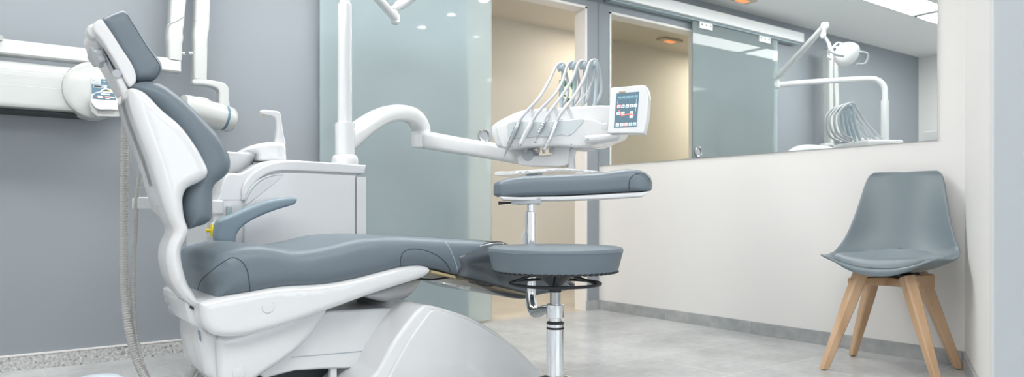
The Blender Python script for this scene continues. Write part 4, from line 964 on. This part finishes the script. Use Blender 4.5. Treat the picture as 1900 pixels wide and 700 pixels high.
bm = B(); lathe(bm, [(.0255, zs(564.5)), (.0268, zs(565.5)), (.0268, zs(588)), (.0255, zs(589.5)), (.018, zs(589.6)), (.018, zs(596)), (0, zs(596))], sc_, (0, 0, 1), 40); cl = finish('clamp_collar', bm, 'chrome', st)
bm = B(); lathe(bm, [(0, zs(595.5)), (.020, zs(596)), (.0262, zs(598)), (.0265, zs(600.5)), (.0235, zs(601)), (.0235, zs(602))], sc_, (0, 0, 1), 40)
lathe(bm, [(.0235, zs(606)), (.0265, zs(607)), (.0265, zs(610)), (.02, zs(610.5))], sc_, (0, 0, 1), 40); finish('ring', bm, 'black', st)
bm = B(); lathe(bm, [(0, zs(601)), (.0260, zs(601.3)), (.0260, zs(606.5)), (0, zs(606.5))], sc_, (0, 0, 1), 40); finish('ring', bm, 'chrome', st)
bm = B(); lathe(bm, [(0, zs(609.5)), (.0262, zs(610.5)), (.0262, .14), (0, .14)], sc_, (0, 0, 1), 40); finish('column', bm, 'chrome', st)
bm = B(); lathe(bm, [(0, zs(695.5)), (.032, zs(696)), (.050, zs(700)), (.060, .13), (.062, .10), (.058, .085), (0, .085)], sc_, (0, 0, 1), 48); finish('base_hub', bm, 'chrome', st)
for k in range(5):
    a_ = 2*math.pi*k/5+.3; d_ = Vector((math.cos(a_), math.sin(a_), 0))
    bm = B(); sweep(bm, [sc_+d_*.04+Vector((0, 0, .115)), sc_+d_*.13+Vector((0, 0, .10)), sc_+d_*.24+Vector((0, 0, .075)), sc_+d_*.255+Vector((0, 0, .072))], [(.022, .018), (.020, .013), (.016, .010), (.010, .006)], 16, ex=3); lg = finish('leg', bm, 'chrome', st)
    bm = B(); w_ = sc_+d_*.245; tn = Vector((-d_.y, d_.x, 0))
    for s_ in (-1, 1): lathe(bm, [(0, -.009), (.022, -.008), (.026, -.004), (.026, .004), (.022, .008), (0, .009)], w_+tn*s_*.014+Vector((0, 0, .0262)), tn, 24)
    lathe(bm, [(.006, 0), (.006, .05), (0, .05)], w_+Vector((0, 0, .026)), (0, 0, 1), 12); finish('caster', bm, 'black', lg)
# J-shaped support tube and post
pp = at(985, 450, 2.43); pp.z = 0; dpp = 2.43
def zp_(py): return H-(py-CY)/F*dpp
j0 = sc_+(pp-sc_).normalized()*.030; 
bm = B()
tube(bm, [j0+Vector((0, 0, zs(577))), j0+(pp-sc_)*.28+Vector((0, 0, zs(583))), j0+(pp-sc_)*.55+Vector((0, 0, zs(592))), pp+(sc_-pp)*.12+Vector((0, 0, zp_(575))), pp+Vector((0, 0, zp_(550))), pp+Vector((0, 0, zp_(520))), pp+Vector((0, 0, zp_(470)))], [.011, .015, .0185, .0185, .0175, .0172, .0172], 22, 6); finish('support_tube', bm, 'chrome', st)
bm = B(); lathe(bm, [(0, zp_(500)), (.0178, zp_(500)), (.0178, zp_(394)), (.016, zp_(392.5)), (.0128, zp_(392.3)), (.0128, zp_(372)), (0, zp_(372))], pp, (0, 0, 1), 36); finish('support_post', bm, 'chrome', st)
bm = B(); tube(bm, [at(a_, b_, 2.47) for a_, b_ in ((978, 428), (972, 434), (970, 443), (974, 450), (980, 453))], [(.003, .006)]*5, 10); finish('release_loop', bm, 'white_b', st)
# bracket, lever, shell, cushion of the arm support: curved in plan
def sup(px, py, off=0):   # plan curve: concave towards the sitter
    t_ = (px-1063)/146; return at(px, py, 2.43+.10*(1-t_*t_)*0+.05*(t_*t_)*-1+off)
bm = B()
prv = None
def padsec(px, ytop, ybot, hw, cut=1.0):
    c = sup(px, (ytop+ybot)/2); hz_ = (sup(px, ytop).z-sup(px, ybot).z)/2
    return c, hz_, hw
secs = [(919.5, 344, 358, .015), (921, 339, 363, .028), (926, 336, 365.5, .040), (940, 331, 366, .052), (965, 327.5, 365.5, .060), (1000, 326, 365, .064), (1040, 324.5, 364, .066), (1080, 323, 362.5, .066), (1115, 321, 360.5, .066), (1140, 317.5, 359, .066), (1165, 314.5, 357.5, .064), (1185, 315.5, 356.5, .060), (1198, 320, 356, .050), (1205, 327, 354, .036), (1208.5, 336, 349, .016)]
cps = [padsec(*s_) for s_ in secs]
n_ = 28
for i, (c, hz_, hw) in enumerate(cps):
    a_ = cps[max(i-1, 0)][0]; b_ = cps[min(i+1, len(cps)-1)][0]; t_ = (b_-a_); t_.z = 0; t_.normalize(); nn = Vector((-t_.y, t_.x, 0)); ring = []
    for k in range(n_):
        th_ = 2*math.pi*k/n_; cc, ss = math.cos(th_), math.sin(th_); ex_ = 2/3.0 if ss > 0 else 2/5.0
        ring.append(bm.verts.new(c+nn*math.copysign(abs(cc)**ex_, cc)*hw+Vector((0, 0, math.copysign(abs(ss)**ex_, ss)*hz_))))
    if prv:
        for k in range(n_): bm.faces.new((prv[k], prv[(k+1) % n_], ring[(k+1) % n_], ring[k]))
    else: bm.faces.new(ring)
    prv = ring
bm.faces.new(prv); pad = finish('support_cushion', bm, 'leather', st, 60)
def padsurf(px, py, off=-.0665): return sup(px, py, off)
bm = B(); tube(bm, [sup(1167, 355, -.064), sup(1167.5, 343, -.067), sup(1169, 332, -.064), sup(1178, 324, -.058), sup(1190, 321, -.052), sup(1200, 326, -.043), sup(1207, 337, -.022)], .0013, 6); finish('seam', bm, 'seam', pad)
bm = B(); prv = None
for px, y0_, y1_, hw in ((928, 365, 367, .04), (933, 365, 372.5, .05), (965, 365.5, 374, .055), (1040, 364, 374, .058), (1100, 361, 372, .058), (1150, 358, 369.5, .058), (1188, 356.5, 366.5, .052), (1200, 355.5, 358.5, .042)):
    c = sup(px, (y0_+y1_)/2); hz_ = (y1_-y0_)/2*2.4/F
    ring = [bm.verts.new(c+Vector((-CS*0, 0, 0))+Vector((SN, CS, 0))*hw*math.copysign(abs(math.cos(t__))**.5, math.cos(t__))+Vector((0, 0, hz_*math.copysign(abs(math.sin(t__))**.5, math.sin(t__))))) for t__ in [2*math.pi*k/20 for k in range(20)]]
    if prv:
        for k in range(20): bm.faces.new((prv[k], prv[(k+1) % 20], ring[(k+1) % 20], ring[k]))
    else: bm.faces.new(ring)
    prv = ring
bm.faces.new(prv); finish('support_shell', bm, 'white_b', st)
MQ = frame2(Vector((pp.x, pp.y, 0)), Vector((CS, -SN, 0)), Vector((SN, CS, 0)))
bm = B(); box(bm, (-.066, -.07, zp_(379.5)), (.032, .05, zp_(367)), MQ, .004); bk = finish('support_bracket', bm, 'silver_pl', st)
for q_ in (-.045, -.035, .025):
    bm = B(); lathe(bm, [(.004, 0), (.004, .003), (0, .003)], MQ @ Vector((q_, -.05, zp_(379.4))), (0, 0, -1), 12); finish('screw', bm, 'steel', bk)
bm = B(); sweep(bm, [MQ @ Vector((-.108, -.04, zp_(377.3))), MQ @ Vector((-.06, -.04, zp_(376.6)))], (.006, .0022), 10, ex=3); finish('lock_lever', bm, 'black', bk)
# ================================================================== side chair
ch = thing('side_chair', 'grey moulded shell chair with grey seat pad and splayed beech legs under the mirror', 'chair', (3.07, 1.56, 0))
cf = Vector((-.975, -.22, 0)).normalized(); cs_ = Vector((cf.y, -cf.x, 0))   # forward; cs_ = chair's right seen from above
if cs_.y > 0: cs_ = -cs_
cc0 = Vector((3.095, 1.545, 0))
def CH(x, f, z): return cc0+cs_*x+cf*f+Vector((0, 0, z))      # x: towards the camera side, f: forward
# centre line of the shell: (f, z, half width, side lift, side wrap forward)
prof_c = [(.228, .405, .165, .060, -.030), (.232, .425, .195, .055, -.020), (.20, .432, .222, .052, 0), (.12, .420, .238, .058, 0), (.04, .410, .245, .066, .004), (-.05, .410, .245, .074, .012), (-.11, .427, .240, .076, .026), (-.150, .470, .232, .052, .046), (-.175, .52, .220, .025, .060), (-.195, .58, .205, .008, .062), (-.212, .65, .188, .0, .055), (-.228, .72, .174, -.002, .045), (-.242, .785, .163, -.006, .034), (-.252, .825, .150, -.004, .028), (-.255, .845, .128, -.006, .024)]
rows = [tuple(v) for v in [cr([(a_[i] , 0, 0) for a_ in prof_c], 3, False) for i in range(5)]]
bm = B(); NN = 24; grid = []
for i in range(len(rows[0])):
    f_, z_, hw, lift, wrap = [rows[k][i].x for k in range(5)]
    ln = []
    for j in range(NN+1):
        s_ = -1+2*j/NN; e_ = abs(s_)**2.2
        top_dip = 0
        ln.append(bm.verts.new(CH(s_*hw, f_+wrap*e_, z_+lift*e_+(.008*(abs(s_)**1.0)-.004 if z_ > .83 else 0))))
    grid.append(ln)
for a_, b_ in zip(grid[:-1], grid[1:]):
    for j in range(NN): bm.faces.new((a_[j], a_[j+1], b_[j+1], b_[j]))
bmesh.ops.recalc_face_normals(bm, faces=bm.faces[:])
shl = finish('seat_shell', bm, 'chair_shell', ch, 180, recalc=False)
md = shl.modifiers.new('thickness', 'SOLIDIFY'); md.thickness = .010; md.offset = 0
md = shl.modifiers.new('smooth', 'SUBSURF'); md.levels = 1; md.render_levels = 2
# pad
bm = B(); pts = []
R1 = 40
ringd = []
for rr_, dz_ in ((1.0, .006), (1.0, .020), (.97, .030), (.85, .038), (.5, .041), (0.02, .042)):
    ring = []
    for k in range(R1):
        a_ = 2*math.pi*k/R1; xx = .205*rr_*math.copysign(abs(math.sin(a_))**.8, math.sin(a_)); ff = .03+.185*rr_*math.copysign(abs(math.cos(a_))**.85, math.cos(a_))
        # follow the shell
        i_ = min(range(len(rows[0])//2+4), key=lambda q_: abs(rows[0][q_].x-ff)); hw = rows[2][i_].x; e_ = min(abs(xx)/hw, 1)**2.2
        zz = rows[1][i_].x+rows[3][i_].x*e_
        ring.append(bm.verts.new(CH(xx, ff, zz+dz_)))
    ringd.append(ring)
for a_, b_ in zip(ringd[:-1], ringd[1:]):
    for k in range(R1): bm.faces.new((a_[k], a_[(k+1) % R1], b_[(k+1) % R1], b_[k]))
bm.faces.new(ringd[-1]); bm.faces.new(ringd[0]); pd_ = finish('seat_pad', bm, 'chair_pad', ch, 60)
# legs: tapered square bars from the cross frame out to the feet
feet = [(.215, .205), (-.205, .205), (.215, -.185), (-.205, -.185)]
for fx, ff in feet:
    bm = B(); topp = CH(fx*.42, ff*.50+.02*(ff > 0), .402); ft = CH(fx, ff, .004)
    dirn = (ft-topp).normalized(); out = (cs_*fx+cf*ff).normalized(); u_ = (out-dirn*out.dot(dirn)).normalized(); v_ = dirn.cross(u_)
    prv = None
    for t_, wu, wv in ((0, .024, .024), (.25, .024, .023), (.97, .0155, .0135), (1.0, .0145, .0125)):
        c = topp+(ft-topp)*t_; ring = []
        for a_, b_ in ((-1, -.72), (-.72, -1), (.72, -1), (1, -.72), (1, .72), (.72, 1), (-.72, 1), (-1, .72)): 
            vv_ = c+u_*a_*wu+v_*b_*wv
            ring.append(bm.verts.new(vv_))
        if prv:
            for k in range(8): bm.faces.new((prv[k], prv[(k+1) % 8], ring[(k+1) % 8], ring[k]))
        else: bm.faces.new(ring)
        prv = ring
    for v in prv: v.co.z = .004
    bm.faces.new(prv); lg = finish('leg', bm, 'wood', ch, 25)
    bm = B(); lathe(bm, [(.010, 0), (.010, .005), (0, .005)], (ft.x, ft.y, 0), (0, 0, 1), 16); finish('foot_glide', bm, 'black', lg)
for sgn in (1, -1):
    bm = B(); a_, b_ = CH(.125*sgn, .135, .372), CH(-.125*sgn, -.115, .372)
    sweep(bm, [a_, b_], (.013, .030), 12, ex=6); finish('cross_bar', bm, 'wood', ch)
bm = B(); box(bm, (-.09, -.09, .398), (.09, .09, .408), frame2(cc0, cs_, cf), .003); finish('mounting_plate', bm, 'black', ch)
# ================================================================== foot control at the lower left
q = atY(182, 696.5, 2.30); 
fc = thing('foot_control', 'pale blue rounded foot control on the floor at the lower left edge', 'foot control', (q.x, 2.30, 0))
zc_ = q.z
bm = B(); lathe(bm, [(0, 0), (.085, 0), (.092, .006), (.090, .016), (.075, zc_-.022), (.05, zc_-.006), (0, zc_)], (q.x, 2.30, 0), (0, 0, 1), 56); finish('pedal_dome', bm, 'pedal', fc)
bm = B(); lathe(bm, [(.090, .004), (.098, .004), (.098, .012), (.090, .014)], (q.x, 2.30, 0), (0, 0, 1), 56); finish('base_ring', bm, 'hanger', fc)
